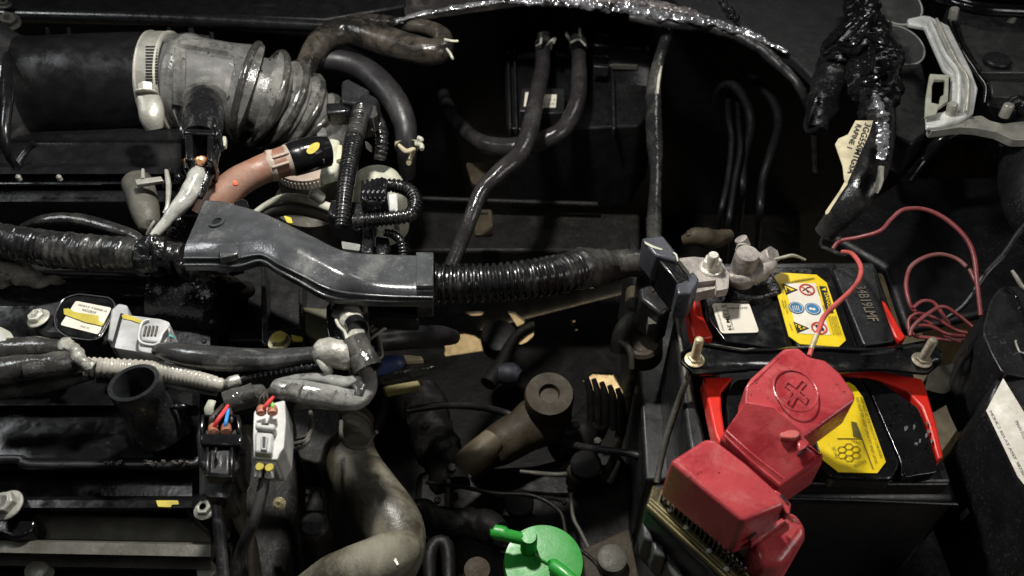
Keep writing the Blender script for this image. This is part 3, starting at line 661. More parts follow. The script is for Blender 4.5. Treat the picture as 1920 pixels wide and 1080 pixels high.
# ================= ignition coil =================
t = thing('ignition_coil', 'black ignition coil with a paper sticker crossed by a yellow paint streak', 'ignition coil', (160, 600, -.01))
b = B().prism(rnd([(50, 600), (62, 572), (95, 566), (120, 560), (150, 550), (205, 555), (215, 567), (234, 570), (242, 585), (240, 605), (205, 640), (175, 645), (140, 640), (112, 628), (80, 628)], 12), .006, .02); mk('body', b, BLACK, t, bevel=.002)
b = B().prism(rnd([(118, 560), (145, 551), (205, 558), (215, 568), (215, 585), (188, 634), (170, 638), (125, 632), (104, 616), (102, 590)], 10), .010, .006); mk('raised_cap', b, BLACKG, t, bevel=.0015)
oo = rnd([(118, 560), (145, 551), (205, 558), (215, 568), (215, 585), (188, 634), (170, 638), (125, 632), (104, 616), (102, 590)], 10, k=2)
mk('cap_bead', B().tube([(x, y, .0104, 1.3) for x, y in oo+oo[:1]], n=6), COVER, t)
b = B().prism(rnd([(142, 564), (209, 577), (184, 627), (113, 609)], 4), .0105, .0007); lb = mk('sticker', b, PAPER, t)
b = B(); b.textpx('90919 T2008 A', (146, 572), (200, 585), 3.5, .0109); b.textpx('NOZD5', (153, 582), (178, 588), 5, .0109); b.textpx('53C S1', (150, 612), (166, 616), 3, .0109); mk('lettering', b, INK, lb, flat=True)
b = B().prism([(119, 579), (128, 578), (140, 585), (185, 592), (183, 600), (193, 606), (191, 611), (180, 608), (160, 604), (120, 589)], .0113, .0005); mk('paint_streak', b, YELP, lb)
b = B().prism([(208, 580), (222, 568), (238, 571), (243, 600), (232, 618), (212, 640), (200, 636)], .014, .014); mk('socket', b, CGREY, t, bevel=.0012)
# second coil's connector at left edge, coil plug
t = thing('coil_plug', 'light grey coil plug with a yellow stripe pushed onto the ignition coil', 'connector', (262, 625, .0))
b = B().prism(rnd([(224, 588), (250, 592), (300, 598), (318, 604), (318, 622), (306, 652), (298, 666), (214, 652), (210, 640)], 4), .022, .018); mk('shell', b, CGREY, t, bevel=.0016)
b = B().prism(rnd([(262, 606), (278, 600), (312, 608), (314, 616), (298, 642), (262, 638)], 4), .026, .005); mk('latch', b, CGREY, t, bevel=.001)
mk('latch_loop', B().tube([(280, 600, .027, 2.4), (268, 603, .028, 2.6), (262, 618, .028, 2.6), (260, 636, .028, 2.6), (268, 644, .027, 2.6), (288, 647, .027, 2.6), (298, 642, .027, 2.6), (304, 626, .028, 2.6), (316, 612, .027, 2.4)], n=10), CWHT, t); mk('seal_gap', B().prism([(226, 587), (231, 588), (214, 652), (208, 650)], .0224, .0165), BLACK, t)
b = B()
for i in range(4): b.prism([(272+i*7, 610), (275+i*7, 610.5), (271+i*7, 628), (268+i*7, 627)], .0272, .0014)
mk('latch_grip', b, ALUD, t)
b = B().prism(rnd([(228, 590), (240, 590), (270, 602), (268, 608), (245, 600), (230, 597)], 2), .0226, .0006); mk('paint_stripe', b, YELP, t)
b = B()
for i in range(3): b.prism([(228+i*13, 655), (230+i*13, 648), (232+i*13, 648), (231+i*13, 662)], .018, .006)
mk('grip_rib', b, CGREY, t, bevel=.0004)
wires(t, [([(312, 628, .020, 3.5), (319, 630, .020, 3), (326, 634, .018, 2)], WTEAL), ([(272, 660, .014, 3), (276, 668, .012, 3.5), (282, 668, .01, 3)], WRED)])
t = thing('coil_plug', 'pale coil plug cut off by the left edge of the picture', 'connector', (0, 640, .0))
b = B().prism(rnd([(-60, 600), (0, 612), (20, 622), (28, 640), (14, 660), (-60, 662)], 5), .02, .02); mk('shell', b, CREAM, t, bevel=.0016)
b = B().prism(rnd([(-40, 616), (4, 624), (12, 634), (2, 648), (-40, 640)], 4), .024, .005); mk('latch', b, CWHT, t, bevel=.001)
bolt('coil_bolt', 'bright bolt with an embossed head holding the ignition coil', 73, 598, .008, 16, m=STEEL, axis=(-.18, 0, 1), hh=.8)
bolt('cover_bolt', 'bolt daubed with yellow paint below the grey cable duct', 524, 642, .002, 16, m=GOLD, mark=YELP)
one('paint_smear', 'yellow paint smear on the metal beside the painted bolt', 'paint mark', B().prism(rnd([(545, 627), (568, 632), (566, 638), (548, 640)], 3), -.004, .002), YELP)

# coil rail wells on the valve cover (glossy cylinder end)
t = thing('coil_well', 'glossy wet black plug tube to the right of the coil plug', 'plug tube', (395, 600, -.01))
b = B().tube([(300, 560, -.004, 60), (370, 566, -.004, 62), (415, 575, -.004, 62), (430, 580, -.004, 55)], n=36, crumple=.03); mk('tube', b, BLACKW, t, ang=50)
b = B()
for (x, y) in ((380, 560), (398, 604), (383, 640)): b.lathe([(.0016, 0), (.0014, .0008), (.001, .0013), (0, .0014)], P(x, y, .016), (rg.uniform(-.5, .5), -.5, 1), n=9)
mk('drip_lug', b, BLACKW, t)
one('cover_blister', 'smooth black blister of the valve cover beside the coil plug', 'cover blister', B().tube([(140, 540, -.004, 26), (240, 545, -.002, 28), (330, 548, -.002, 28), (375, 560, -.004, 24)], n=28, crumple=.02), BLACKG)
# ================= sleeves and taped looms in the middle left =================
t = thing('injector_loom', 'grey brown dirty sleeves bundled along the left edge under the coil', 'wiring loom', (70, 690, .0))
b = B().tube([(-60, 668, .014, 26), (0, 662, .016, 27), (60, 656, .018, 24), (110, 654, .02, 20), (135, 652, .02, 14)], n=24, crumple=.12, cf=80); mk('upper_sleeve', b, SLEEVED, t)
b = B().tube([(-60, 706, .022, 30), (0, 696, .024, 29), (60, 688, .026, 27), (110, 682, .028, 25), (145, 676, .028, 22)], n=28, crumple=.12, cf=70, open_=(0, 1), flat=.75); mk('cut_sleeve', b, SLEEVED, t, ang=60)
b = B().tube([(-80, 735, .014, 20), (0, 730, .014, 22), (70, 722, .016, 20), (130, 712, .018, 16), (175, 704, .02, 9)], n=24, crumple=.05, cf=50, flat=.7); mk('lower_sleeve', b, SLEEVED, t)
b = B().tube([(118, 645, .028, 12), (132, 652, .030, 13), (148, 668, .032, 11), (160, 682, .032, 10), (172, 690, .030, 13)], n=18, step=.0008, wrap=(.005, .12), crumple=.35, cf=170); mk('tape_twist', b, SILV, t)
t = thing('beige_conduit', 'beige grey corrugated conduit curving right beneath the coil plug', 'conduit', (290, 700, .0))
b = B().tube([(164, 688, .026, 19), (200, 690, .024, 20), (250, 693, .020, 20), (300, 697, .020, 19), (350, 707, .026, 17), (400, 719, .032, 15), (420, 724, .03, 13)], n=28, corr=(.0029, .12)); mk('conduit', b, BEIGE, t)
b = B().tube([(180, 712, .018, 6), (230, 712, .014, 9), (290, 716, .014, 8), (350, 728, .018, 7), (405, 738, .026, 5)], n=16, crumple=.05); mk('split_edge', b, SLEEVE, t)
t = thing('dark_sleeve', 'smooth black sleeve tapering right from the coil plug into grey tape', 'cable sleeve', (450, 670, .0))
b = B().tube([(296, 655, .024, 14), (320, 660, .028, 20), (370, 668, .032, 24), (430, 674, .034, 25), (500, 674, .036, 22), (560, 668, .038, 18), (620, 662, .040, 16)], n=32, crumple=.03, cf=60, flat=.85); mk('sleeve', b, mat('half_silvered_sleeve', (.035, .035, .035), .3, wet=.3, dust=.3, dc=(.3, .3, .28), blot=22, blotc=(.13, .13, .13), bump=.25), t)
b = B().tube([(596, 660, .042, 15), (603, 660, .043, 23), (630, 664, .045, 26), (650, 668, .045, 25), (656, 668, .045, 20)], n=26, step=.001, wrap=(.007, .07), crumple=.14, cf=110); mk('tape_band', b, SILV, t)
b = B().tube([(600, 672, .046, 8), (612, 690, .044, 10), (620, 700, .04, 7)], n=14, crumple=.2, flat=.5); mk('tape_tail', b, SILV, t)
t = thing('thin_ribbed_conduit', 'thin dark ribbed conduit lying under the smooth black sleeve', 'conduit', (520, 700, .01))
b = B().tube([(410, 722, .028, 9), (440, 716, .03, 9), (470, 708, .03, 10), (520, 698, .032, 12), (560, 692, .034, 12), (600, 688, .036, 11)], n=20, corr=(.0028, .16)); mk('conduit', b, COND, t)
b = B().tube([(416, 722, .031, 10), (436, 717, .033, 11), (450, 712, .033, 10)], n=16, step=.0008, crumple=.3, cf=200); mk('tape_band', b, SILV, t)
# vertical tape trunk
t = thing('taped_branch', 'crinkled silvery tape trunk dropping from the grey duct to the sleeve junction', 'wiring loom', (665, 640, .0))
b = B().tube([(650, 560, .020, 26), (652, 580, .028, 25), (656, 600, .034, 22), (664, 625, .038, 19), (672, 650, .040, 18), (676, 665, .040, 17)], n=28, step=.0008, wrap=(.006, .1), crumple=.22, cf=130); mk('tape_trunk', b, SILV, t)
b = B().tube([(642, 566, .03, 27), (650, 574, .032, 28), (652, 580, .033, 26)], n=26, step=.0008, crumple=.2, cf=160); mk('black_tape', b, BLACKW, t)
b = B().tube([(664, 606, .041, 19), (671, 618, .043, 20)], n=22, step=.0008); mk('black_band', b, BLACKG, t)
b = B().prism(rnd([(612, 570), (636, 566), (648, 600), (652, 636), (616, 640), (610, 610)], 5), .03, .02); mk('black_plug', b, BLACKW, t, bevel=.002)
b = B().tube([(630, 600, .040, 3), (636, 612, .041, 3.2), (646, 622, .042, 3), (652, 640, .044, 3.5), (660, 668, .046, 3), (650, 680, .046, 3)], n=8); mk('cable_tie', b, CREAM, t)
b = B().tube([(672, 655, .042, 22), (680, 672, .044, 27), (690, 694, .042, 30)], n=26, step=.001, crumple=.05, open_=(0, 1)); mk('rubber_collar', b, SLEEVED, t, ang=50)
# big folded grey sleeve
t = thing('folded_grey_sleeve', 'wide silvery grey sleeve folded back on itself below the tape junction', 'cable sleeve', (600, 740, .0))
b = B().tube([(682, 680, .034, 18), (686, 705, .034, 20), (685, 728, .034, 22), (668, 746, .034, 24), (640, 748, .036, 24), (600, 740, .040, 23), (560, 733, .042, 23), (528, 730, .044, 21), (514, 728, .044, 20)], n=32, crumple=.06, cf=60, flat=.8, open_=(0, 1)); mk('sleeve', b, SLEEVE, t, ang=60)
b = B().tube([(520, 715, .04, 6), (560, 708, .04, 8), (600, 708, .04, 10), (650, 716, .04, 12), (676, 706, .042, 10)], n=18, crumple=.1, flat=.6); mk('upper_fold', b, SLEEVE, t)
b = B().tube([(666, 718, .052, 9), (676, 726, .053, 11), (672, 742, .052, 9)], n=14, crumple=.1, flat=.35); mk('open_fold', b, SLEEVED, t)
wires(t, [([(510+i*3, 726, .044, 2.4), (496+i*3, 736, .046, 2.4), (488+i*7, 748, .046, 2.6), (486+i*11, 764, .044, 2.6)], m) for i, m in enumerate((WBRN, WBRN, WBRN))])
t = thing('short_black_sleeve', 'short wet black sleeve opening over the red and blue wires', 'cable sleeve', (455, 760, .0))
b = B().tube([(490, 738, .036, 18), (465, 744, .040, 21), (440, 750, .042, 22), (424, 756, .042, 21)], n=26, crumple=.08, cf=80, open_=(0, 1)); mk('sleeve', b, mat('speckled_black_sleeve', (.06, .06, .055), .3, wet=.6, dust=.35, dc=(.35, .34, .28), bump=.7, bs=400), t, ang=60)
mk('pale_tape_end', B().tube([(398, 752, .036, 9), (392, 766, .036, 10), (394, 778, .034, 9)], n=14, crumple=.2, flat=.5), CREAM, t)

# spout
SPOUT = mat('sheeny_black_spout', (.02, .021, .023), .26, dust=.35, dc=(.10, .10, .10), bump=.2, wet=.4)
t = thing('breather_spout', 'open wet black breather spout standing on the valve cover', 'spout', (285, 760, -.01))
c = P(285, 780, .010); ax = Vector((-.08, .12, 1)).normalized()
pr = [(.0142, -.012), (.0136, .0), (.0122, .004), (.0118, .015), (.0126, .018), (.0130, .022), (.0127, .026), (.0104, .026), (.0100, .016), (.0096, -.01), (0, -.01)]
mk('spout', B().lathe(pr, c, ax, n=40), SPOUT, t, ang=50)
b = B().prism(rnd([(248, 750), (262, 790), (300, 800), (320, 790), (330, 765), (350, 760), (345, 790), (320, 806), (262, 806), (240, 775)], 6), .004, .012); mk('foot', b, BLACKW, t, bevel=.002)
b = B().tube([(300, 776, .016, 5), (318, 764, .017, 5), (338, 762, .017, 6), (350, 762, .016, 4)], n=12, crumple=.35, cf=200); mk('spout_clip', b, BLACKW, t)

# black injector plug
t = thing('black_plug', 'black two wire plug with red and blue leads and terracotta seals', 'connector', (410, 860, .0))
# body stands slightly upright; build from stacked outlines
def stack(b, secs):
    rs = []
    for poly, z in secs: rs.append([P(x, y, z) for x, y in poly])
    return b.rings(rs)
b = B().prism(rnd([(374, 786), (382, 778), (444, 778), (452, 788), (454, 830), (448, 872), (438, 884), (384, 884), (370, 868), (366, 812)], 5), .044, .022); mk('shell', b, BLACK, t, bevel=.002)
b = B(); b.prism([(378, 776), (448, 776), (448, 782), (378, 782)], .050, .006); b.prism([(376, 776), (383, 776), (381, 812), (374, 812)], .050, .006); b.prism([(442, 776), (449, 776), (452, 812), (444, 812)], .050, .006); b.prism([(374, 812), (454, 812), (452, 836), (376, 834)], .051, .01)
mk('collar', b, BLACKG, t, bevel=.0012)
b = B(); b.prism([(392, 842), (432, 842), (430, 892), (390, 890)], .049, .006); mk('latch', b, BLACK, t, bevel=.0012)
b = B(); b.prism([(386, 838), (391, 838), (389, 890), (384, 888)], .052, .006); b.prism([(402, 838), (407, 838), (405, 856), (402, 856)], .054, .004); b.prism([(431, 838), (437, 838), (435, 892), (430, 890)], .052, .006); b.prism([(386, 888), (436, 890), (434, 896), (386, 895)], .053, .006)
mk('latch_rail', b, BLACKG, t, bevel=.001)
b = B().prism(rnd([(384, 884), (436, 886), (432, 926), (424, 934), (388, 932), (380, 922)], 4), .040, .02); mk('tail', b, BLACK, t, bevel=.002)
for x in (400, 424): mk('wire_seal', B().tube([(x, 800, .047, 9), (x, 806, .049, 10), (x, 811, .05, 9)], n=16, step=.0006, corr=(.0012, .2)), TERRA, t)
wires(t, [([(400, 806, .049, 4), (404, 795, .052, 4), (414, 780, .053, 4), (424, 766, .048, 3.5), (430, 756, .043, 3)], WRED), ([(422, 806, .049, 3.6), (423, 795, .052, 3.6), (425, 784, .052, 3.4), (428, 768, .046, 3)], WBLUE),
          ([(396, 800, .047, 5), (398, 785, .049, 6), (412, 768, .047, 5), (424, 757, .042, 5)], WBRN), ([(432, 800, .046, 4), (434, 785, .049, 4), (430, 765, .044, 4)], WBRN)])
mk('cable', B().tube([(404, 926, .032, 11), (408, 960, .03, 11), (413, 1010, .026, 11), (420, 1090, .018, 11)], n=18, crumple=.02), RUBBER, t)
# white plug
t = thing('white_plug', 'white two wire plug with red and green leads and yellow dots', 'connector', (503, 830, .0))
b = B().prism(rnd([(476, 772), (488, 762), (534, 750), (536, 790), (532, 840), (524, 850), (520, 862), (476, 860), (474, 820)], 4), .044, .02); mk('shell', b, CWHT, t, bevel=.002)
b = B(); b.prism([(478, 790), (516, 794), (514, 806), (478, 803)], .050, .008); b.prism([(478, 808), (512, 810), (508, 850), (476, 848)], .048, .006); mk('latch', b, CWHT, t, bevel=.0012)
b = B(); b.prism([(488, 817), (502, 818), (500, 844), (488, 843)], .0492, .0015); mk('latch_slot', b, CGREY, t, bevel=.0005)
b = B(); b.prism([(492, 818), (498, 819), (497, 838), (492, 838)], .0496, .0008); b.prism([(490, 792), (504, 793), (504, 796), (490, 795)], .0504, .0006); mk('dark_slot', b, BLACK, t)
b = B(); b.tube([(484, 866, .040, 8), (484, 896, .036, 8)], n=16); b.tube([(506, 866, .040, 9), (505, 898, .036, 9)], n=16); b.prism([(476, 850), (522, 852), (516, 872), (478, 868)], .042, .014); mk('tail_tube', b, CWHT, t, bevel=.0006)
b = B(); 
for x, y in ((487, 875), (505, 877)): b.lathe([(.0021, 0), (.0018, .0006), (0, .0007)], P(x, y, .0425), (0, -.2, 1), n=12)
mk('paint_dot', b, YELP, t)
for x in (490, 511): mk('wire_seal', B().tube([(x, 766, .049, 9), (x, 772, .050, 10), (x, 777, .050, 9)], n=16, step=.0006, corr=(.0012, .2)), TERRA, t)
wires(t, [([(494, 772, .050, 4), (498, 762, .053, 4), (506, 752, .053, 4), (512, 745, .05, 3)], WRED), ([(511, 772, .050, 3.4), (511, 762, .052, 3.4), (509, 754, .051, 3)], WGRN)])
mk('cable', B().tube([(497, 890, .034, 10), (492, 920, .032, 11), (480, 965, .028, 11), (463, 1005, .022, 11), (450, 1040, .014, 11), (440, 1090, .006, 11)], n=18), RUBBER, t)
# third dark cable & alternator bits
one('dark_cable', 'dark dusty cable dropping between the black plug and the white plug cable', 'cable', B().tube([(462, 800, .0, 14), (452, 880, -.006, 15), (448, 960, -.01, 14), (470, 1020, -.014, 12), (480, 1090, -.02, 12)], n=18), DEEPB)

# ================= water outlet and radiator hose =================
t = thing('radiator_hose', 'thick tan dusty radiator hose curving down past the plugs', 'hose', (700, 920, -.06))
b = B().tube([(646, 800, -.055, 46), (654, 850, -.05, 49), (674, 895, -.046, 52), (710, 945, -.042, 55), (741, 992, -.040, 54), (746, 1035, -.042, 50), (728, 1080, -.05, 44)], n=48, crumple=.03, cf=40)
mk('hose', b, HOSET, t)
b = B().tube([(580, 1120, -.03, 44), (630, 1085, -.024, 46), (690, 1062, -.022, 48), (740, 1040, -.026, 44), (764, 1024, -.034, 30)], n=36, crumple=.04, cf=50); mk('lower_elbow', b, HOSET, t)
ctm = mk('spring_clamp', B().tube([(646, 808, -.055, 53), (646, 815, -.054, 54)], n=48, step=.001), ALUD, t)
mk('clamp_wire', B().tube([(640, 790, -.01, 4), (640, 818, -.006, 4), (652, 836, -.004, 4), (672, 840, -.004, 4), (688, 836, -.004, 4), (700, 816, -.004, 3.4), (706, 810, -.002, 4)], n=8), ALUD, ctm)
mk('bright_scuff', B().prism(rnd([(738, 1050), (742, 1046), (748, 1058), (744, 1060)], 1), .006, .003), ALU, t)
t = thing('water_outlet', 'dirty cast water outlet neck above the tan radiator hose', 'outlet', (630, 790, -.08))
b = B().tube([(590, 770, -.06, 52), (625, 785, -.055, 56), (650, 810, -.052, 58)], n=40, crumple=.05); mk('neck', b, DEEPB, t)
b = B().prism(rnd([(548, 770), (590, 765), (640, 770), (640, 800), (610, 830), (600, 870), (560, 860)], 10), -.03, .04); mk('flange', b, DEEP, t, bevel=.002)
for k in range(3): mk('pipe_stub', B().tube([(545+k*6, 842-k*10, .0, 4), (562+k*8, 840-k*12, .004, 4), (578+k*4, 826-k*14, .004, 4), (582, 800-k*14, .002, 4)], n=8), ALUD, t)
bolt('outlet_bolt', 'pale bolt head in the dark gap right of the white plug cable', 524, 944, -.02, 9, m=GOLD, axis=(0, -.6, .8))
t = thing('alternator_lug', 'dull grey lug in the dark gap left of the radiator hose', 'bracket', (590, 930, -.04))
mk('lug', B().prism(rnd([(572, 912), (606, 912), (606, 958), (572, 958)], 4), -.03, .03), DEEP, t, bevel=.002); mk('post', B().lathe([(.008, -.06), (.008, .0), (.006, .002), (0, .002)], P(588, 985, -.03)), DEEP, t)

# small parts right of tape trunk
t = thing('injector_rail_end', 'dull cream metal loop and bare pale wires below the duct end', 'bracket', (720, 620, .0))
wires(t, [([(694, 636, .0, 3), (712, 622, .004, 3.2), (732, 608, .006, 3.4), (748, 594, .008, 3.2)], CREAM), ([(696, 622, .0, 3), (712, 610, .002, 3), (722, 597, .004, 3)], STEEL), ([(692, 616, .0, 2.4), (704, 608, .002, 2.4)], STEEL)], name='bare_wire')
mk('wire_frame', B().tube([(710, 630, .002, 3.4), (714, 650, .004, 3.4), (716, 668, .004, 3.4), (704, 672, .004, 3.4), (698, 650, .003, 3)], n=8), ALU, t)
mk('bracket_strip', B().prism([(680, 568), (687, 566), (688, 590), (694, 640), (688, 640), (682, 600)], .008, .004), ALU, t, bevel=.0004)
b = B().prism(rnd([(690, 575), (712, 572), (714, 600), (690, 605)], 4), .002, .01); mk('plug', b, BLACKW, t, bevel=.001)
t = thing('blue_plug', 'faded blue plug deep beside the folded grey sleeve', 'connector', (730, 680, -.03))
mk('shell', B().tube([(704, 690, -.01, 17), (720, 686, -.01, 18), (748, 680, -.01, 16), (756, 678, -.01, 10)], n=20, step=.001), BLUE, t)
mk('pale_tab', B().prism([(755, 664), (790, 667), (794, 674), (760, 676)], -.006, .004), PAPERY, t, bevel=.0006)
one('blotched_sleeve', 'blotchy grey and black sleeve end pointing right beside the blue plug', 'cable sleeve', B().tube([(690, 712, -.02, 8), (730, 706, -.016, 15), (770, 696, -.014, 16), (805, 688, -.014, 13), (818, 686, -.014, 5)], n=20, crumple=.2, cf=90), SLEEVED)
one('yellow_strip', 'dull yellow strip deep under the blotched sleeve', 'strip', B().prism([(716, 724), (784, 712), (788, 722), (722, 736)], -.05, .006), mat('dull_yellow', (.2, .17, .06), .6, dust=.3), bevel=.001)
one('dark_coolant_pipe', 'dark horizontal pipe half lost in shadow below the wide conduit', 'pipe', B().tube([(700, 640, -.04, 20), (760, 634, -.05, 22), (820, 630, -.07, 20), (850, 632, -.09, 14)], n=24), RUBBER)

# ================= upper centre hoses =================
t = thing('hairpin_hose', 'dusty brown black hose bent like a hairpin at the upper centre left', 'hose', (700, 80, -.02))
b = B().tube([(566, 150, -.01, 20), (580, 110, -.004, 21), (606, 74, .0, 24), (650, 58, .0, 26), (700, 70, .0, 27), (760, 88, .0, 27), (808, 98, .0, 25), (830, 88, .0, 22), (828, 66, -.004, 16), (800, 52, -.008, 14), (750, 46, -.01, 14), (690, 40, -.012, 14), (650, 42, -.014, 12)], n=32, crumple=.05, cf=50)
mk('hose', b, mat('brown_dusty_hose', (.012, .011, .010), .3, dust=.42, dc=(.11, .09, .07), bump=.4, wet=.4), t)
wires(t, [([(834, 74, .016, 2.4), (848, 77, .018, 2.6), (859, 77, .018, 2.2)], CREAM), ([(838, 92, .014, 2.4), (844, 100, .016, 2.6), (849, 110, .016, 2.4)], CREAM)], name='clip_tail')
t = thing('vacuum_hose', 'smooth black hose arching right and down behind the square plug', 'hose', (720, 170, -.04))
b = B().tube([(596, 112, -.015, 20), (640, 116, -.02, 22), (690, 136, -.025, 24), (734, 180, -.03, 24), (758, 230, -.04, 22), (762, 280, -.055, 19), (764, 330, -.08, 15)], n=28, crumple=.01); mk('hose', b, RUBBER, t)
cl = mk('spring_clamp', B().tube([(762, 268, -.052, 22), (763, 276, -.053, 23)], n=28, step=.001), PAPERY, t)
wires(cl, [([(780, 268, -.03, 4), (790, 262, -.026, 5), (783, 258, -.025, 4)], CREAM), ([(780, 270, -.03, 4), (790, 272, -.028, 4.5), (791, 280, -.028, 4)], CREAM), ([(748, 272, -.036, 3), (762, 284, -.03, 5), (776, 280, -.03, 4), (770, 296, -.04, 4), (766, 306, -.04, 5)], PAPERY)], name='clamp_tail')

# fluid box behind
t = thing('evaporator_box', 'dim black plastic box on the bulkhead behind the two heater hoses', 'box', (1090, 160, -.12))
b = B().prism(rnd([(945, 70), (1215, 60), (1235, 180), (1200, 235), (1000, 245), (950, 240)], 8), -.10, .10); mk('body', b, PANEL, t, bevel=.004)
b = B().prism(rnd([(1140, 68), (1212, 72), (1222, 100), (1222, 128), (1140, 122)], 5), -.08, .03); mk('raised_cover', b, BLACK, t, bevel=.003)
b = B()
for i in range(4): b.prism([(1112, 58+i*20), (1142, 60+i*20), (1142, 66+i*20), (1112, 64+i*20)], -.078, .01)
mk('cooling_rib', b, BLACK, t, bevel=.001)
mk('trim_edge', B().prism([(1148, 119), (1195, 121), (1195, 124), (1148, 122)], -.078, .004), ALUD, t)
b = B(); 
for x in (950, 962, 1145): b.prism([(x, 90), (x+5, 90), (x+9, 240), (x+4, 240)], -.09, .01)
mk('vertical_rib', b, BLACK, t, bevel=.001)
sl = mk('label', B().prism([(1024, 177), (1044, 177), (1042, 201), (1020, 201)], -.078, .0006), PAPER, t)
b = B(); b.textpx('SU2', (1027, 196), (1040, 196), 5, -.077); b.textpx('17 6', (1028, 188), (1041, 188), 4, -.077); mk('lettering', b, INK, sl, flat=True)
mk('label', B().prism([(985, 173), (994, 173), (990, 199), (982, 199)], -.080, .0006), PAPER, t)
mk('label_pad', B().prism([(1000, 165), (1060, 165), (1058, 212), (996, 212)], -.079, .02), BLACK, t, bevel=.001); mk('label_pad', B().prism([(978, 165), (998, 165), (996, 208), (974, 208)], -.081, .02), BLACK, t, bevel=.001)
t = thing('heater_hose', 'dark grey heater hose snaking down left from the nearer silver clip', 'hose', (980, 280, -.06))
b = B().tube([(1020, 70, -.07, 14), (1018, 90, -.068, 14), (1017, 130, -.062, 15), (1006, 180, -.056, 16), (994, 240, -.052, 17), (974, 290, -.052, 18), (935, 325, -.056, 17), (902, 360, -.064, 15), (882, 410, -.075, 14), (862, 460, -.09, 14), (845, 500, -.10, 14)], n=28); mk('hose', b, HEATH, t)
cl = mk('spring_clamp', B().tube([(1019, 80, -.068, 17), (1019, 86, -.068, 17)], n=24, step=.001), ALU, t)
wires(cl, [([(1006, 86, -.056, 2), (1014, 80, -.05, 2.6), (1014, 62, -.05, 3)], ALU), ([(1026, 84, -.056, 2), (1034, 76, -.05, 2.6), (1041, 72, -.05, 2.6), (1038, 80, -.05, 2.4)], ALU)], name='clamp_tail')
t = thing('heater_hose', 'dark grey heater hose bending left behind the snaking one', 'hose', (1050, 230, -.09))
b = B().tube([(1078, 60, -.07, 14), (1084, 90, -.07, 14), (1086, 140, -.07, 15), (1082, 190, -.072, 16), (1058, 240, -.078, 17), (1010, 266, -.085, 18), (950, 276, -.09, 18), (900, 266, -.095, 16), (866, 238, -.11, 14), (836, 190, -.14, 12), (820, 120, -.18, 10)], n=28); mk('hose', b, HEATH, t)
cl = mk('spring_clamp', B().tube([(1083, 80, -.07, 17), (1084, 86, -.07, 17)], n=24, step=.001), ALU, t)
wires(cl, [([(1070, 78, -.056, 2.4), (1064, 68, -.05, 3), (1062, 62, -.05, 2.6)], ALU), ([(1090, 76, -.056, 2), (1088, 66, -.05, 2.6), (1087, 54, -.05, 2.6)], ALU), ([(1070, 80, -.054, 2.4), (1085, 74, -.05, 2.4), (1098, 86, -.054, 2)], ALU)], name='clamp_tail')

# dim ribs and tags deep in the centre
t = thing('subframe_rail', 'faint dark rail deep in the bay below the heater hoses', 'rail', (990, 380, -.2))
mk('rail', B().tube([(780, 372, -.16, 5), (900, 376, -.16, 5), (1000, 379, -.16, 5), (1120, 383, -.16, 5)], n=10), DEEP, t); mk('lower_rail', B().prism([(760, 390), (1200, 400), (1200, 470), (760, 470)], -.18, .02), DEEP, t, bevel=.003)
t = thing('harness_tag', 'dim tan plastic tag hanging beside the snaking hose', 'tag', (905, 415, -.13))
mk('tag', B().prism(rnd([(888, 392), (922, 392), (925, 438), (890, 440)], 4), -.12, .004), DEEPB, t, bevel=.001); mk('slot', B().prism([(895, 398), (915, 398), (915, 401), (895, 401)], -.119, .002), BLACK, t)
one('harness_tag', 'dim tan plastic tag above the hanging one left of the snaking hose', 'tag', B().prism(rnd([(873, 305), (915, 305), (908, 345), (885, 345)], 4), -.13, .004), DEEPB, bevel=.001)

# ================= foil strip along the bulkhead =================
t = thing('foil_seam', 'torn crinkled silver foil strip along the top edge of the bay', 'foil strip', (1120, 15, -.02))
b = B().tube([(740, 40, .0, 5), (790, 26, .0, 6), (860, 14, .0, 7), (940, 2, .0, 8), (1020, 2, .0, 11), (1090, 4, .0, 15), (1150, 10, .0, 16), (1220, 24, .0, 14), (1290, 36, .0, 11), (1350, 46, -.002, 10), (1400, 62, -.004, 9), (1440, 80, -.006, 8), (1476, 98, -.008, 5)], n=26, step=.0008, crumple=.6, cf=85, flat=.6); mk('foil', b, FOIL, t, ang=20)
b = B().tube([(860, -6, .006, 8), (1000, -12, .004, 14), (1120, -8, .004, 16), (1240, 10, .0, 12), (1330, 34, -.004, 8)], n=20, step=.001, crumple=.5, cf=110, flat=.5); mk('upper_fold', b, mat('dull_foil', (.22, .2, .2), .35, metal=.6, dust=.3, bump=1., bs=300), t, ang=20)
b = B().tube([(1180, 32, -.004, 8), (1260, 44, -.006, 10), (1340, 54, -.008, 10), (1410, 80, -.01, 12), (1460, 120, -.014, 10), (1500, 165, -.02, 8), (1525, 230, -.05, 7), (1530, 320, -.1, 6)], n=16, crumple=.2); mk('backing', b, RUBBER, t)
b = B()
for i in range(7):
    x, y = 1352+i*4, 6+i*5; b.lathe([(.003, 0), (.0035, .003), (.002, .005), (0, .005)], P(x, y, .0), (rg.uniform(-1, 1), -.5, 1), n=8)
mk('clip', b, BLACKW, t)
t = thing('scuttle_panel', 'dark speckled panel above the foil strip at the top right', 'panel', (1380, -10, .0))
mk('panel', B().prism([(1180, -80), (1700, -80), (1660, 60), (1600, 150), (1540, 160), (1490, 110), (1400, 50), (1290, 22)], -.012, .01), mat('speckled_dark_panel', (.013, .0125, .0135), .6, dust=.2, dc=(.03, .03, .03), bump=.5, bs=600, spec=.3), t, bevel=.002)
mk('plate', B().prism([(740, -80), (1200, -80), (1190, 6), (990, -6), (790, 22), (760, 30)], -.014, .01), mat('brown_dark_panel', (.02, .017, .017), .45, dust=.2, bump=.3), t, bevel=.002)
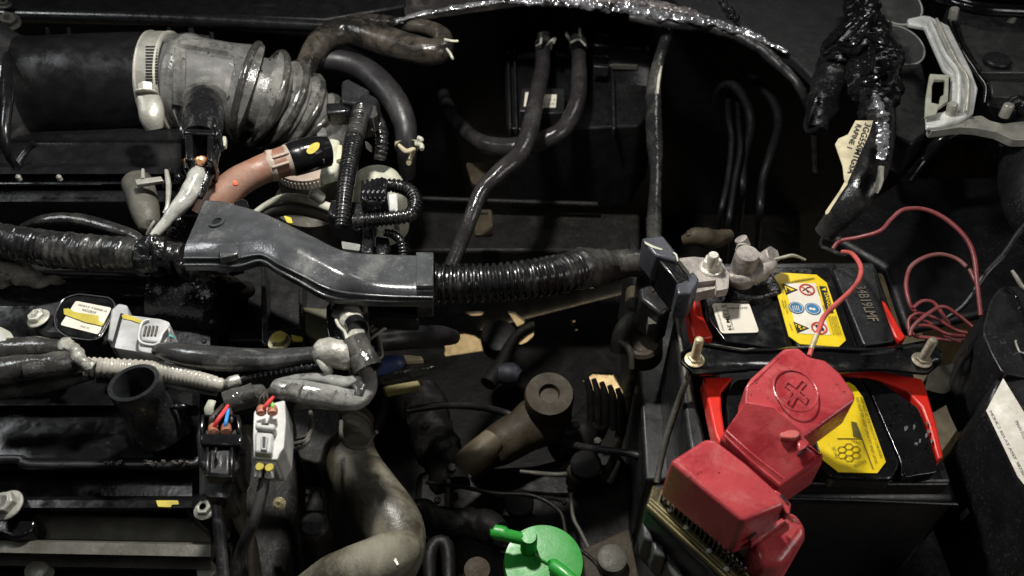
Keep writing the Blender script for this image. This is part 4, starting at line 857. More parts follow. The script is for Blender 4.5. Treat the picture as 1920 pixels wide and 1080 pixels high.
# taped vertical cable
t = thing('taped_earth_cable', 'tall black taped cable hanging from the foil strip to the battery terminal', 'cable', (1228, 250, -.05))
b = B().tube([(1254, 50, -.02, 10), (1246, 80, -.024, 11), (1234, 120, -.028, 11), (1226, 160, -.03, 13), (1226, 220, -.036, 15), (1228, 270, -.042, 15), (1230, 320, -.046, 11), (1228, 370, -.048, 12), (1226, 420, -.046, 14), (1228, 470, -.04, 14)], n=22, wrap=(.011, .06), crumple=.07, cf=80); mk('cable', b, TAPE, t)
mk('bright_strip', B().tube([(1240, 124, -.012, 1.6), (1235, 150, -.012, 3), (1233, 176, -.014, 2)], n=8, flat=.5), CREAM, t)
# strut tower/dim dome, hoses deep at upper right
for k, (pts_, lab) in enumerate((([(1338, 200, -.09, 5), (1350, 165, -.06, 7), (1375, 160, -.05, 9), (1400, 195, -.052, 9), (1408, 240, -.06, 9), (1395, 300, -.07, 8), (1392, 360, -.08, 8)], 'leftmost arch of the dim cables between strut tower and black taped bundle'),
        ([(1385, 130, -.08, 6), (1405, 140, -.06, 7), (1430, 165, -.05, 8), (1452, 195, -.05, 9), (1460, 235, -.055, 9), (1445, 290, -.06, 9), (1430, 340, -.07, 8), (1425, 400, -.08, 8)], 'rightmost curved one of the dim cables left of the black taped bundle'),
        ([(1366, 150, -.1, 5), (1366, 215, -.06, 6), (1372, 260, -.06, 6), (1366, 330, -.07, 6), (1352, 400, -.08, 6)], 'thin straight dim cable inside the leftmost arch'),
        ([(1382, 150, -.1, 5), (1385, 225, -.06, 5), (1388, 280, -.06, 6), (1376, 350, -.07, 6), (1366, 420, -.08, 6)], 'second thin dim cable inside the leftmost arch'))):
    o = one('dim_cable', lab, 'cable', B().tube([(x, y, z-.03, r) for x, y, z, r in pts_]+[(pts_[-1][0]-6, pts_[-1][1]+70, -.18, 5)], n=16, crumple=.04), PANEL, group='dim cables in front of the strut tower')
# ================= upper right: taped bundle, discs, control unit =================
t = thing('taped_bundle', 'crumpled glossy black tape bundle hanging in front of the dark discs', 'wiring loom', (1600, 150, -.02))
b = B().tube([(1612, -20, .01, 22), (1616, 20, .016, 30), (1624, 60, .02, 34), (1632, 100, .022, 40), (1640, 150, .022, 42), (1644, 190, .02, 34), (1642, 230, .016, 28)], n=36, step=.0009, wrap=(.012, .09), crumple=.32, cf=75); mk('bundle', b, BLACKW, t)
b = B().tube([(1600, 60, .018, 30), (1580, 90, .014, 38), (1562, 130, .008, 34), (1550, 170, .002, 30), (1540, 210, -.004, 30), (1532, 246, -.008, 22)], n=30, step=.001, crumple=.16, cf=60, flat=.6); mk('bag_fold', b, BLACKW, t)
for k, q in enumerate(([(1548, 90, .03, 4), (1574, 66, .036, 5), (1600, 40, .04, 4)], [(1552, 76, .028, 4), (1600, 84, .04, 5), (1626, 60, .044, 4)], [(1545, 104, .02, 4), (1570, 92, .032, 5), (1592, 96, .036, 4)], [(1612, 142, .040, 4), (1644, 134, .044, 5), (1672, 126, .04, 4)], [(1612, 158, .040, 4), (1646, 160, .044, 5), (1668, 154, .04, 6), (1672, 134, .04, 4)], [(1636, 30, .04, 4), (1624, 60, .046, 5), (1610, 82, .044, 4)], [(1636, 80, .044, 4), (1637, 110, .048, 5), (1634, 136, .046, 4)], [(1622, 66, .046, 4), (1645, 76, .05, 6), (1664, 84, .05, 5)], [(1536, 240, .0, 5), (1514, 246, .0, 5), (1512, 220, .004, 4), (1530, 170, .012, 4)])):
    mk('tape_crease', B().tube(q, n=9, crumple=.15), BLACKG, t)
b = B().tube([(1650, 180, .022, 24), (1652, 220, .022, 26), (1648, 270, .018, 28), (1634, 320, .012, 30), (1612, 360, .004, 30), (1580, 400, -.01, 26), (1545, 440, -.03, 20)], n=30, crumple=.05, cf=50, flat=.6); mk('lower_sleeve', b, TAPE, t)
b = B().tube([(1640, 176, .036, 4), (1650, 200, .038, 9), (1656, 240, .036, 10), (1654, 280, .032, 11), (1648, 300, .028, 7)], n=20, step=.0006, crumple=.6, cf=220, flat=.4); mk('silver_reflection', b, FOIL, t, ang=20)  # silver strips here stand in for reflections on the black taped bundle
b = B().tube([(1652, 312, .024, 5), (1650, 335, .02, 7), (1642, 362, .014, 4)], n=14, crumple=.4, cf=200, flat=.4); mk('silver_reflection', b, ALU, t)
# paper tag
t = thing('paper_tag', 'yellowed torn paper tag printed with a part number on the black sleeve', 'paper tag', (1605, 270, .0))
b = B().prism([(1604, 226), (1637, 226), (1630, 250), (1603, 310), (1588, 345), (1583, 336), (1580, 310), (1566, 270), (1572, 260), (1590, 252)], .044, .0006); mk('paper', b, PAPERY, t)
b = B(); b.textpx('3GG550M1GSA', (1622, 230), (1588, 324), 11, .0446, off=.01); b.textpx('RAPINE 1', (1606, 232), (1588, 276), 9, .0446, off=.01); mk('lettering', b, INK, t, flat=True)
b = B().prism([(1584, 340), (1590, 344), (1577, 362), (1553, 400), (1548, 402), (1548, 396), (1574, 358)], .034, .0006); mk('torn_strip', b, PAPERY, t)
# discs
t = thing('horn_disc', 'round dark disc with a bright rim at the top right edge of the bundle', 'disc', (1678, 25, .0))
def disc(t, px, py, z, rpx):
    s = S(px, py, z)*rpx; ax = (.15, -.25, 1)
    mk('face', B().lathe([(s*.95, 0), (s*.95, .001), (s*.9, .0015), (0, .0016)], P(px, py, z), ax, n=48), LENS, t, ang=40)
    mk('rim', B().lathe([(s*.95, -.006), (s, -.003), (s*1.0, .0012), (s*.955, .0018), (s*.94, .0012)], P(px, py, z), ax, n=48, cap=(False, False)), BRIGHT, t)
    mk('back', B().lathe([(s*.8, -.03), (s*.98, -.006), (s*.98, -.004)], P(px, py, z), ax, n=40), BLACK, t)
disc(t, 1674, 6, .008, 58)
t = thing('horn_disc', 'round dark disc with a bright rim next to the silver bracket', 'disc', (1700, 80, .0))
disc(t, 1686, 86, .004, 50)
one('disc_housing', 'dark ribbed plastic housing under the two round discs', 'housing', B().prism([(1680, 118), (1730, 118), (1738, 150), (1738, 250), (1710, 270), (1670, 250), (1660, 180)], -.0, .03), BLACK, bevel=.002)
# control unit with bright bracket
t = thing('control_unit', 'black finned control unit held in a bright metal bracket at the top right', 'control unit', (1830, 130, .0))
b = B().prism([(1776, 10), (1960, 20), (1960, 215), (1850, 195), (1845, 145)], .02, .03); mk('case', b, BLACK, t, bevel=.002)
b = B(); b.prism([(1800, 44), (1960, 52), (1960, 135), (1838, 135), (1810, 92)], .026, .008); b.prism([(1855, 150), (1960, 155), (1960, 185), (1858, 180)], .026, .008); mk('raised_face', b, mat('satin_charcoal', (.035, .036, .036), .35, dust=.3, dc=(.07, .07, .065), bump=.15), t, bevel=.0015)
b = B().lathe([(.010, 0), (.010, .003), (.009, .004), (0, .004)], P(1868, 118, .026), n=30); mk('round_boss', b, BLACK, t, ang=40)
for q in ([(1778, 40, .028, 5), (1800, 90, .03, 5), (1832, 140, .03, 5), (1848, 165, .03, 5), (1846, 195, .028, 5)], [(1788, 40, .03, 3), (1812, 92, .032, 3), (1838, 132, .034, 3)]): mk('gasket_lip', B().tube(q, n=10), BLACKG, t)
br = mk('bracket', B().prism([(1702, 34), (1732, 28), (1745, 30), (1780, 48), (1822, 132), (1834, 165), (1826, 210), (1800, 225), (1760, 236), (1738, 238), (1737, 215), (1780, 205), (1785, 140), (1770, 128), (1735, 50), (1704, 44)], .033, .004), BRIGHT, t, bevel=.0012)
mk('bracket_rib', B().tube([(1742, 36, .036, 4), (1770, 100, .038, 5), (1796, 140, .038, 5), (1796, 205, .036, 4)], n=10), BRIGHT, br)
mk('bracket_rib', B().tube([(1756, 36, .036, 3), (1790, 110, .038, 4), (1814, 150, .038, 4), (1812, 210, .036, 4)], n=10), STEEL, br)
def frame(name, outer, inner, z, th, m, par, bev=.0006):
    loops = [[P(*p, z) for p in outer], [P(*p, z) for p in inner]]; tr = tessellate_polygon(loops); vs = loops[0]+loops[1]; n = len(vs)
    fs = [tuple(q) for q in tr]+[tuple(n+i for i in reversed(q)) for q in tr]; o = 0
    for l in loops:
        k = len(l); fs += [(o+i, o+(i+1) % k, n+o+(i+1) % k, n+o+i) for i in range(k)]; o += k
    bb = B().add(vs+[v-Z*th for v in vs], fs); import bmesh
    ob = mk(name, bb, m, par, bevel=bev); bm = bmesh.new(); bm.from_mesh(ob.data); bmesh.ops.recalc_face_normals(bm, faces=bm.faces); bm.to_mesh(ob.data); bm.free(); return ob
frame('window_frame', [(1744, 138), (1780, 140), (1778, 190), (1760, 202), (1756, 214), (1735, 218), (1737, 180)], [(1753, 148), (1773, 148), (1771, 176), (1764, 180), (1762, 195), (1747, 192), (1748, 160)], .038, .003, CREAM, br)
b = B().prism(rnd([(1740, 236), (1760, 226), (1800, 222), (1840, 216), (1856, 226), (1880, 232), (1960, 222), (1960, 262), (1900, 262), (1870, 248), (1830, 240), (1800, 238), (1745, 246)], 5), .03, .006); mk('lower_flange', b, ALU, br, bevel=.0016)
for i, (x, y) in enumerate(((1786, 36), (1894, 40), (1782, 216), (1882, 218))):
    b = B().lathe([(.0035, 0), (.0035, .0085), (.003, .0092), (0, .0092)], P(x, y, .028 if y < 100 else .032), (-.15 if x < 1800 else .05, .1, 1), n=18); mk('pin', b, ALU, br, ang=40)
mk('black_clip', B().tube([(1888, 200, .036, 10), (1904, 190, .038, 12), (1918, 200, .036, 12), (1912, 214, .034, 8)], n=12, crumple=.2), BLACKW, t)
t = thing('washer_pipe', 'black pipe arching below the bright bracket toward the right edge', 'pipe', (1790, 280, -.02))
mk('pipe', B().tube([(1700, 340, -.03, 12), (1730, 300, -.02, 12), (1768, 262, -.004, 12), (1810, 250, .0, 12), (1850, 258, .0, 12), (1880, 280, -.004, 12), (1915, 300, -.01, 12)], n=20, crumple=.02), BLACKG, t)
one('bay_seal', 'curved black seal strip with a glossy edge in the extreme top right corner', 'seal strip', B().tube([(1745, -20, .03, 12), (1790, 4, .034, 12), (1850, 18, .036, 12), (1980, 24, .036, 12)], n=18), BLACKG)
one('round_reservoir', 'black rounded tank bulging in from the right edge below the control unit', 'tank', B().tube([(1960, 210, .0, 40), (1962, 300, .004, 78), (1964, 390, .0, 72), (1970, 450, -.02, 40)], n=44), BLACK)
t = thing('thin_black_cable', 'thin black cable hanging down the right edge to the wire coil', 'cable', (1890, 480, .0))
mk('cable', B().tube([(1925, 420, .01, 6), (1908, 440, .01, 6), (1880, 480, .008, 6), (1846, 516, .002, 6), (1810, 570, -.01, 5), (1770, 600, -.02, 5)], n=10), RUBBER, t)
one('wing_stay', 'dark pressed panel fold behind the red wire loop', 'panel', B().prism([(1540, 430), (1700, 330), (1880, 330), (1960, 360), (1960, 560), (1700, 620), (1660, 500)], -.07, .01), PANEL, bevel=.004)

# ================= battery =================
t = thing('battery', 'black car battery with a bright red rim and yellow warning stickers', 'battery', (1540, 700, -.17))
b = B().prism([(1300, 500), (1640, 497), (1800, 940), (1385, 940)], -.022, .15); mk('case', b, BLACK, t, bevel=.004)
b = B().prism([(1298, 492), (1640, 490), (1786, 905), (1384, 905)], -.010, .014); mk('lid', b, BLACK, t, bevel=.002)
def side(pl, z, th): return B().prism(pl, z, th)
b = B().prism([(1297, 540), (1310, 540), (1318, 590), (1338, 632), (1317, 636), (1300, 632), (1290, 580)], -.003, .012); mk('red_rim', b, REDB, t, bevel=.0012)
b = B().prism([(1318, 706), (1376, 706), (1352, 735), (1354, 770), (1366, 850), (1356, 850), (1340, 812)], -.003, .012); mk('red_rim', b, REDB, t, bevel=.0012)
b = B().prism([(1652, 560), (1662, 568), (1686, 610), (1700, 632), (1690, 640), (1678, 632), (1662, 598)], -.003, .012); mk('red_rim', b, REDB, t, bevel=.0012)
b = B().prism([(1556, 684), (1640, 692), (1730, 710), (1742, 745), (1756, 792), (1770, 856), (1760, 862), (1742, 800), (1728, 762), (1700, 732), (1650, 712), (1560, 700)], -.003, .012); mk('red_rim', b, REDB, t, bevel=.0012)
b = B().prism(rnd([(1312, 498), (1442, 498), (1490, 658), (1360, 640), (1330, 600)], 8), -.0025, .01); mk('cell_cover', b, BLACKG, t, bevel=.0014)
b = B().prism(rnd([(1436, 500), (1556, 500), (1612, 662), (1500, 662)], 8), -.0005, .01); mk('cell_cover', b, BLACKG, t, bevel=.0014)
b = B().prism(rnd([(1560, 500), (1640, 503), (1656, 575), (1680, 640), (1620, 648)], 8), -.002, .01); mk('cell_cover', b, BLACK, t, bevel=.0014)
b = B().prism(rnd([(1378, 712), (1548, 700), (1560, 870), (1392, 895), (1368, 840), (1362, 745)], 10), -.0025, .01); mk('cell_cover', b, BLACKG, t, bevel=.0014)
b = B().prism(rnd([(1540, 702), (1612, 706), (1630, 735), (1688, 868), (1672, 900), (1560, 898), (1520, 860)], 8), -.0005, .01); mk('cell_cover', b, BLACKG, t, bevel=.0014)
b = B().prism(rnd([(1614, 706), (1650, 714), (1722, 765), (1738, 810), (1760, 885), (1690, 896), (1690, 868), (1630, 730)], 10), -.0025, .01); cv = mk('cell_cover', b, BLACKG, t, bevel=.0014); cvb = b
b = B().tube([(1490, 906, -.008, 3), (1600, 908, -.008, 3), (1776, 908, -.008, 3)], n=8); b.tube([(1480, 935, -.02, 3), (1600, 938, -.02, 3), (1795, 946, -.02, 3)], n=8); mk('ledge_bead', b, BLACK, t)
b = B()
for i in range(9):
    x = 1715+rg.uniform(-20, 26)+i*2; y = 790+i*5+rg.uniform(-10, 10)
    if x > 1757: x = 1750
    n = 7; b.prism([(x+rg.uniform(1, 4)*math.cos(q*6.28/n), y+rg.uniform(1, 6)*math.sin(q*6.28/n)) for q in range(n)], -.0019, .0008)
o = mk('dried_splashes', b, mat('whitish_residue', (.12, .12, .115), .25, dust=.3, wet=.6, bump=.6), t, bevel=.0003); o['kind'] = 'stuff'
drops(cvb, 60, .0002, .0006, 8, (1600, 740, 1770, 900), t)
# warning sticker one
zl = .0006
wl = mk('warning_sticker', B().prism([(1449, 521), (1462, 511), (1531, 515), (1550, 530), (1586, 638), (1573, 650), (1500, 645), (1479, 630)], zl, .0006), YEL, t, label='yellow warning sticker with a white panel of round and triangular safety signs')
mk('white_panel', B().prism([(1471, 531), (1529, 531), (1557, 628), (1495, 625)], zl+.0003, .0004), PAPER, wl)
ik, ir, ib, iy = B(), B(), B(), B()
z2 = zl+.0006
def ell(b, px, py, rp, z, rin=0, n=28):
    c = P(px, py, z); s = S(px, py, z)*rp; pr = [(rin*s, 0), (s, 0), (s, .0002), (rin*s, .0002)] if rin else [(s, 0), (s, .0002), (0, .0002)]; b.lathe(pr+[pr[0]], c, n=n, cap=(not rin, not rin)) if rin else b.lathe(pr, c, n=n); return b
def line(b, a, c, wpx, z):
    A, C = P(*a, z), P(*c, z); d = (C-A).normalized(); q = Vector((-d.y, d.x, 0))*wpx*.5*S(*a, z); b.slab([A-q, C-q, C+q, A+q], Z*.0002)
ell(ir, 1513, 543, 14.5, z2, .80); line(ir, (1503, 537), (1523, 550), 2, z2+.0002); line(ik, (1505, 545), (1516, 538), 2, z2); line(ik, (1509, 540), (1516, 549), 2, z2); line(ir, (1514, 539), (1520, 538), 3, z2)
ell(ir, 1536, 615, 15, z2, .80); line(ir, (1526, 608), (1546, 621), 2, z2+.0002); ell(ik, 1533, 612, 4, z2); ell(ik, 1541, 617, 4, z2)
ell(ib, 1493, 577, 14.5, z2); ell(ib, 1524, 579, 14.5, z2)
iw = B(); 
for k in range(4): line(iw, (1486+k*3.5, 573), (1488+k*3.5, 582), 1, z2+.0003)
ell(iw, 1493, 577, 12.5, z2+.0003, .93); ell(iw, 1520, 579, 3, z2+.0003); ell(iw, 1526, 580, 3, z2+.0003); ell(iw, 1524, 579, 12.5, z2+.0003, .93)
for (ax_, ay_) in ((0, 0), (21, 72)):
    ik.prism([(1467+ax_, 531+ay_), (1496+ax_, 543+ay_), (1474+ax_, 552+ay_)], z2+.0001, .0003); iy.prism([(1470+ax_, 535+ay_), (1490+ax_, 543+ay_), (1475+ax_, 548+ay_)], z2+.0003, .0003)
line(ik, (1474, 539), (1482, 545), 2.5, z2+.0005); ell(ik, 1477, 545, 2.6, z2+.0005); line(ik, (1494, 613), (1500, 617), 3, z2+.0005); ell(ik, 1497, 617, 3, z2+.0005); ell(ik, 1503, 614, 2.4, z2+.0005); ell(ik, 1495, 611, 1.8, z2+.0005)
ik.prism([(1536, 536), (1549, 537), (1563, 586), (1550, 587)], z2, .0002)
iy.prism([(1540, 543), (1548, 539), (1549, 545)], z2+.0002, .0002); iy.textpx('DANGER', (1545, 549), (1555, 585), 7, z2+.0004, off=.015)
for k in range(5): ik.textpx(('EXPLOSIVE GAS CAN CAUSE', 'BLINDNESS OR INJURY', 'WEAR EYE PROTECTION', 'AVOID SPARKS FLAMES', 'KEEP VENT CAPS TIGHT')[k], (1552+k*3.4, 592), (1562+k*3.4, 628), 2.6, z2)
ik.textpx('NO SMOKING', (1530, 537), (1535, 553), 3, z2); ik.textpx('SHIELD EYES', (1542, 572), (1547, 589), 3, z2); ik.textpx('EXPLOSIVE', (1462, 531), (1467, 550), 3, z2); ik.textpx('GAS', (1457, 530), (1461, 544), 3, z2); ik.textpx('INSTRUCTION', (1470, 563), (1475, 588), 3, z2); ik.textpx('READ', (1465, 563), (1469, 578), 3, z2); ik.textpx('CORROSIVE', (1479, 606), (1484, 620), 3, z2)
mk('black_print', ik, INK, wl, flat=True); splitmk('red_sign', ir, INKR, wl, flat=True); splitmk('blue_sign', ib, INKB, wl, flat=True); mk('white_signs', iw, PAPER, wl, flat=True); mk('yellow_print', iy, YEL, wl, flat=True)
# sticker two
w2 = mk('warning_sticker', B().prism([(1560, 722), (1590, 716), (1602, 723), (1618, 745), (1661, 866), (1645, 887), (1572, 885), (1543, 862), (1520, 790)], zl, .0006), YEL, t, label='yellow sticker with a hexagon recycling sign half under the red cover')
ik = B(); cx, cy = 1592, 848
for k in range(6):
    a = math.pi*2*k/6+.5; hx, hy = cx+15*math.cos(a), cy+11*math.sin(a); pts6 = [(hx+8.3*math.cos(a+math.pi*2*q/6+math.pi/6), hy+6.2*math.sin(a+math.pi*2*q/6+math.pi/6)) for q in range(6)]
    for q in range(6): line(ik, pts6[q], pts6[(q+1) % 6], 1.1, z2)
ik.textpx('LEAD', (1596, 826), (1612, 834), 6, z2); ik.textpx('RETURN', (1560, 838), (1566, 858), 5, z2); ik.textpx('RECYCLE', (1604, 876), (1626, 866), 6, z2)
line(ik, (1608, 800), (1637, 879), 2, z2); line(ik, (1570, 822), (1616, 822), 1.4, z2); ik.textpx('KEEP OUT OF THE REACH OF CHILDREN', (1612, 745), (1650, 858), 5, z2); ik.textpx('DO NOT TIP. KEEP UPRIGHT AND LEVEL', (1604, 745), (1641, 870), 5, z2)
ik.prism([(1596, 790), (1606, 792), (1613, 820), (1600, 818)], z2, .0002); mk('black_print', ik, mat('faded_ink', (.09, .07, .01), .5, bump=0), w2, flat=True)
# code sticker
cs = mk('code_sticker', B().prism(rnd([(1334, 569), (1404, 567), (1424, 623), (1352, 625)], 7), -.0013, .0006), PAPER, t)
ik = B(); ik.textpx('34B19LMF', (1366, 580), (1402, 579), 5, -.0009); ik.textpx('2.1.13M 24', (1353, 572), (1366, 619), 7, -.0009, off=.01); ik.textpx('STORAGE BATTERY 12V', (1360, 572), (1374, 619), 3, -.0009); ik.textpx('MADE UNDER LICENCE', (1341, 574), (1355, 620), 3, -.0009); mk('lettering', ik, INK, cs, flat=True)
ik = B(); ik.textpx('34B19LMF', (1603, 536), (1628, 602), 20, -.0013, off=.012); mk('embossed_code', ik, mat('brown_faded_print', (.16, .13, .1), .5, dust=.5, dc=(.05, .045, .04), ds=90, bump=.3), t, flat=True)

# clamp bar over battery
t = thing('battery_clamp_bar', 'black pressed clamp bar bolted across the middle of the battery', 'clamp bar', (1520, 680, .0))
def wav(x): return 12*math.sin((x-1290)/470*math.pi*2)
rs = []
for i in range(61):
    x = 1276+i*8.15; e = min(1, min(i, 60-i)/5+.35); half = (30+4*math.cos((x-1290)/470*math.pi*4))*e; m = 670+ (2 if x < 1400 else 0)
    k = abs(math.sin((x-1300)/440*math.pi)); half -= 6*k; m += 6*math.sin((x-1290)/470*math.pi)
    z = .009+.0025*k
    rs.append([P(x, m-half, z-.006), P(x, m-half, z), P(x, m-half+5, z+.0015), P(x, m-half+9, z-.0005), P(x, m, z-.0008), P(x, m+half-9, z-.0005), P(x, m+half-5, z+.0015), P(x, m+half, z), P(x, m+half, z-.007)])
b = B().rings(rs); mk('bar', b, BLACKG, t, ang=60)
bolt('clamp_stud', 'bright stud and flange nut at the left end of the battery clamp bar', 1302, 675, .009, 14, m=GOLD, stud=.0155, sr=.62, axis=(.0, .03, 1), hh=.6)
bolt('clamp_stud', 'dull rusty stud and flange nut at the right end of the battery clamp bar', 1728, 676, .009, 14, m=mat('rusty_stud', (.3, .26, .2), .5, metal=.6, dust=.5, dc=(.3, .26, .2), bump=.6), stud=.0155, sr=.62, axis=(.02, .03, 1), hh=.6)

# negative terminal
t = thing('negative_terminal', 'oxidised grey metal battery terminal clamp with a plate and hex nut', 'terminal', (1370, 510, .0))
b = B().prism(rnd([(1272, 484), (1300, 481), (1330, 484), (1352, 489), (1369, 514), (1369, 522), (1300, 530), (1290, 506)], 4), .018, .004); b.prism(rnd([(1298, 510), (1340, 512), (1344, 540), (1300, 550)], 3), .014, .008); b.prism(rnd([(1342, 515), (1368, 511), (1366, 541), (1344, 545)], 3), .0185, .006); mk('plate', b, LEAD, t, bevel=.0012)
bolt('hex_nut', None, 1333, 503, .018, 18, parent=t, m=STEEL, hh=1.15, flange=1.25)
mk('stud_end', B().lathe([(.0032, 0), (.0032, .009), (.0026, .0098), (0, .0098)], P(1333, 499, .022), n=18), STEEL, t, ang=40)
b = B().lathe([(.0085, -.004), (.0085, .0), (.0078, .002), (.0072, .020), (.0066, .022), (0, .0222)], P(1388, 522, .004), (0, 0, 1), n=32); mk('post', b, LEAD, t, ang=50)
b = B().tube([(1368, 520, .008, 12), (1390, 524, .01, 14), (1416, 518, .012, 14), (1432, 506, .014, 15)], n=24, crumple=.1); mk('clamp_ring', b, LEAD, t)
b = B(); b.tube([(1404, 476, .016, 12), (1424, 486, .017, 11), (1446, 492, .015, 10)], n=20, crumple=.12); b.tube([(1420, 508, .012, 16), (1440, 500, .014, 14), (1450, 492, .015, 10)], n=20, crumple=.15); mk('clamp_jaw', b, LEAD, t)
b = B(); b.lathe([(.0058, 0), (.0058, .005), (.005, .006), (0, .006)], P(1438, 484, .014), (.5, -.3, 1), hexa=True); b.lathe([(.004, 0), (.004, .006), (0, .006)], P(1396, 462, .018), (-.6, .4, 1), n=14); mk('clamp_nut', b, LEAD, t, bevel=.0004)
wires(t, [([(1452, 486, .018, 2), (1470, 482, .018, 3), (1488, 479, .018, 3), (1510, 487, .014, 2)], CREAM), ([(1380, 470, .02, 2), (1386, 458, .024, 2.4), (1400, 460, .024, 3), (1408, 468, .02, 3)], ALU)], name='pale_strip')
mk('black_base', B().prism(rnd([(1360, 520), (1450, 512), (1470, 545), (1420, 560), (1370, 560)], 10), .003, .008), BLACKW, t, bevel=.002)
# current sensor box
t = thing('current_sensor', 'dark blue grey battery current sensor box bridging the terminal and the loom', 'sensor', (1260, 520, .0))
b = B().prism([(1202, 447), (1240, 440), (1272, 476), (1262, 492), (1230, 480)], .030, .02); b = B()
b.prism([(1203, 446), (1243, 441), (1271, 476), (1270, 490), (1228, 478)], .034, .022); mk('upper_block', b, NAVY, t, bevel=.0012)
b = B().prism([(1228, 478), (1250, 470), (1272, 490), (1294, 526), (1270, 532)], .031, .026); mk('middle_block', b, BLACKG, t, bevel=.0012)
b = B().prism([(1268, 530), (1292, 526), (1292, 512), (1300, 508), (1311, 522), (1310, 530), (1296, 550), (1270, 552)], .031, .022); mk('lower_block', b, NAVY, t, bevel=.0012)
mk('white_scratch', B().prism([(1208, 452), (1224, 460), (1243, 467), (1240, 469), (1222, 464), (1210, 457)], .0344, .0004), CREAM, t)
mk('white_scratch', B().tube([(1262, 474, .0345, 2), (1268, 478, .0345, 2), (1271, 490, .0345, 1.5)], n=6), CREAM, t)
b = B().prism([(1196, 500), (1230, 500), (1260, 575), (1240, 590), (1200, 560)], -.01, .03); mk('dark_bracket', b, BLACK, t, bevel=.002)
# plastic pipes near sensor
t = thing('grimy_connector', 'grimy tan pipe elbow and fittings below the current sensor', 'fitting', (1190, 620, -.06))
b = B().tube([(1160, 660, -.06, 16), (1166, 625, -.05, 17), (1186, 600, -.045, 17), (1200, 596, -.045, 12)], n=24, crumple=.06); mk('elbow', b, ALUD, t)
b = B().tube([(1188, 545, -.04, 14), (1190, 570, -.04, 17), (1204, 580, -.04, 15)], n=20, crumple=.08); b.tube([(1216, 530, -.03, 18), (1222, 560, -.035, 20), (1214, 590, -.04, 18)], n=20, crumple=.15); mk('upper_fitting', b, DEEPB, t)
b = B().lathe([(.012, -.02), (.013, .0), (.011, .002), (.009, .002), (.007, 0), (0, 0)], P(1205, 640, -.05), (-.2, -.2, 1), n=28); mk('round_cup', b, DEEPB, t, ang=40)
mk('pale_glint_clip', B().prism(rnd([(1226, 536), (1232, 530), (1230, 542), (1222, 546)], 1), -.0, .003), CREAM, t)
b = B().tube([(1160, 640, -.05, 6), (1180, 655, -.05, 7), (1185, 690, -.06, 6)], n=12, crumple=.2); b.prism([(1214, 576), (1234, 572), (1234, 606), (1216, 608)], -.02, .01); mk('small_clip', b, ALUD, t)
# dim gold grime behind terminal
t = thing('grimy_bracket', 'dim grimy brown bracket behind the battery terminal', 'bracket', (1330, 450, -.06))
b = B().tube([(1282, 452, -.05, 10), (1310, 444, -.045, 18), (1340, 450, -.05, 20), (1370, 440, -.05, 10)], n=20, crumple=.35, cf=60); mk('casting', b, DEEPB, t)
b = B(); b.prism([(1288, 430), (1330, 430), (1330, 440), (1288, 440)], -.04, .01); mk('strip', b, DEEPB, t, bevel=.001)

# battery tray
t = thing('battery_tray', 'dark battery tray side wall standing left of the battery', 'tray', (1270, 760, -.15))
b = B(); b.prism([(1262, 600), (1274, 600), (1340, 900), (1352, 960), (1320, 960), (1290, 820)], -.02, .14); b.prism([(1180, 440), (1262, 560), (1300, 900), (1210, 900), (1195, 640)], -.09, .10); mk('wall', b, BLACK, t, bevel=.002)
b = B().tube([(1268, 585, -.012, 3.5), (1276, 640, -.012, 4), (1286, 705, -.014, 5), (1296, 750, -.02, 6), (1310, 830, -.03, 5)], n=10); mk('bent_strip', b, ALUD, t)
t = thing('hook_rod', 'thin grey hold down rod slanting down beside the battery to the red fuse cover', 'rod', (1260, 790, -.05))
mk('rod', B().tube([(1294, 690, -.0, 5), (1288, 712, -.004, 6), (1270, 760, -.02, 6.5), (1250, 820, -.035, 6.5), (1238, 870, -.045, 6), (1232, 905, -.05, 6)], n=14), ALUD, t)

# ================= red terminal cover and fuse box =================
t = thing('positive_terminal_cover', 'faded red plastic battery terminal cover with an embossed plus sign', 'terminal cover', (1480, 780, .01))
def ramp_top(poly, th):  # poly with own z each
    return B().prism(poly, 0, th)
cap = [(1470, 652, .060), (1498, 650, .060), (1518, 668, .060), (1548, 674, .060), (1576, 698, .060), (1604, 738, .060), (1604, 750, .060), (1507, 822, .054), (1395, 776, .054), (1399, 722, .060), (1408, 708, .060)]
b = B().prism(cap, 0, .020); capo = mk('cap', b, REDC, t, bevel=.0036, seg=5); cb = b
neck = [(1397, 752, .0597), (1452, 760, .0597), (1506, 806, .0572), (1514, 836, .052), (1534, 850, .049), (1532, 866, .046), (1462, 914, .040), (1350, 820, .042)]
b = B().prism(neck, 0, .018); mk('neck', b, REDC, t, bevel=.002, seg=4); nb_ = b
b = B().prism([(1514, 826, .052), (1534, 846, .050), (1545, 848, .046), (1543, 868, .042), (1470, 918, .036), (1460, 912, .036)], 0, .020); mk('side_skirt', b, REDC, t, bevel=.0014)
mk('side_slit', B().prism([(1393, 760), (1406, 746), (1409, 749), (1396, 763)], .0545, .003), BLACK, t)
mk('latch_tab', B().prism([(1494, 826), (1510, 820), (1520, 832), (1500, 846)], .0535, .005), REDC, t, bevel=.0008)
mk('latch_slot', B().prism([(1496, 850), (1510, 838), (1512, 841), (1498, 853)], .0525, .002), BLACK, t)
for q, r_ in (([(1358, 816, .045, 3), (1410, 865, .046, 3), (1462, 908, .045, 3)], 3), ([(1362, 808, .047, 2.5), (1416, 856, .049, 2.5), (1470, 898, .047, 2.5)], 3)): mk('hinge_ridge', B().tube(q, n=10), REDC, t)
z0 = .0602
c_ = P(1492, 732, z0); s_ = S(1492, 732, z0); R_ = 40*s_
em = mk('emblem_ring', B().tube([(c_+Vector((math.cos(a)*R_, math.sin(a)*R_*1.18, -.0001)), .00038) for a in [2*math.pi*i/48 for i in range(49)]], n=8, world=True), REDC, t)
b = B()
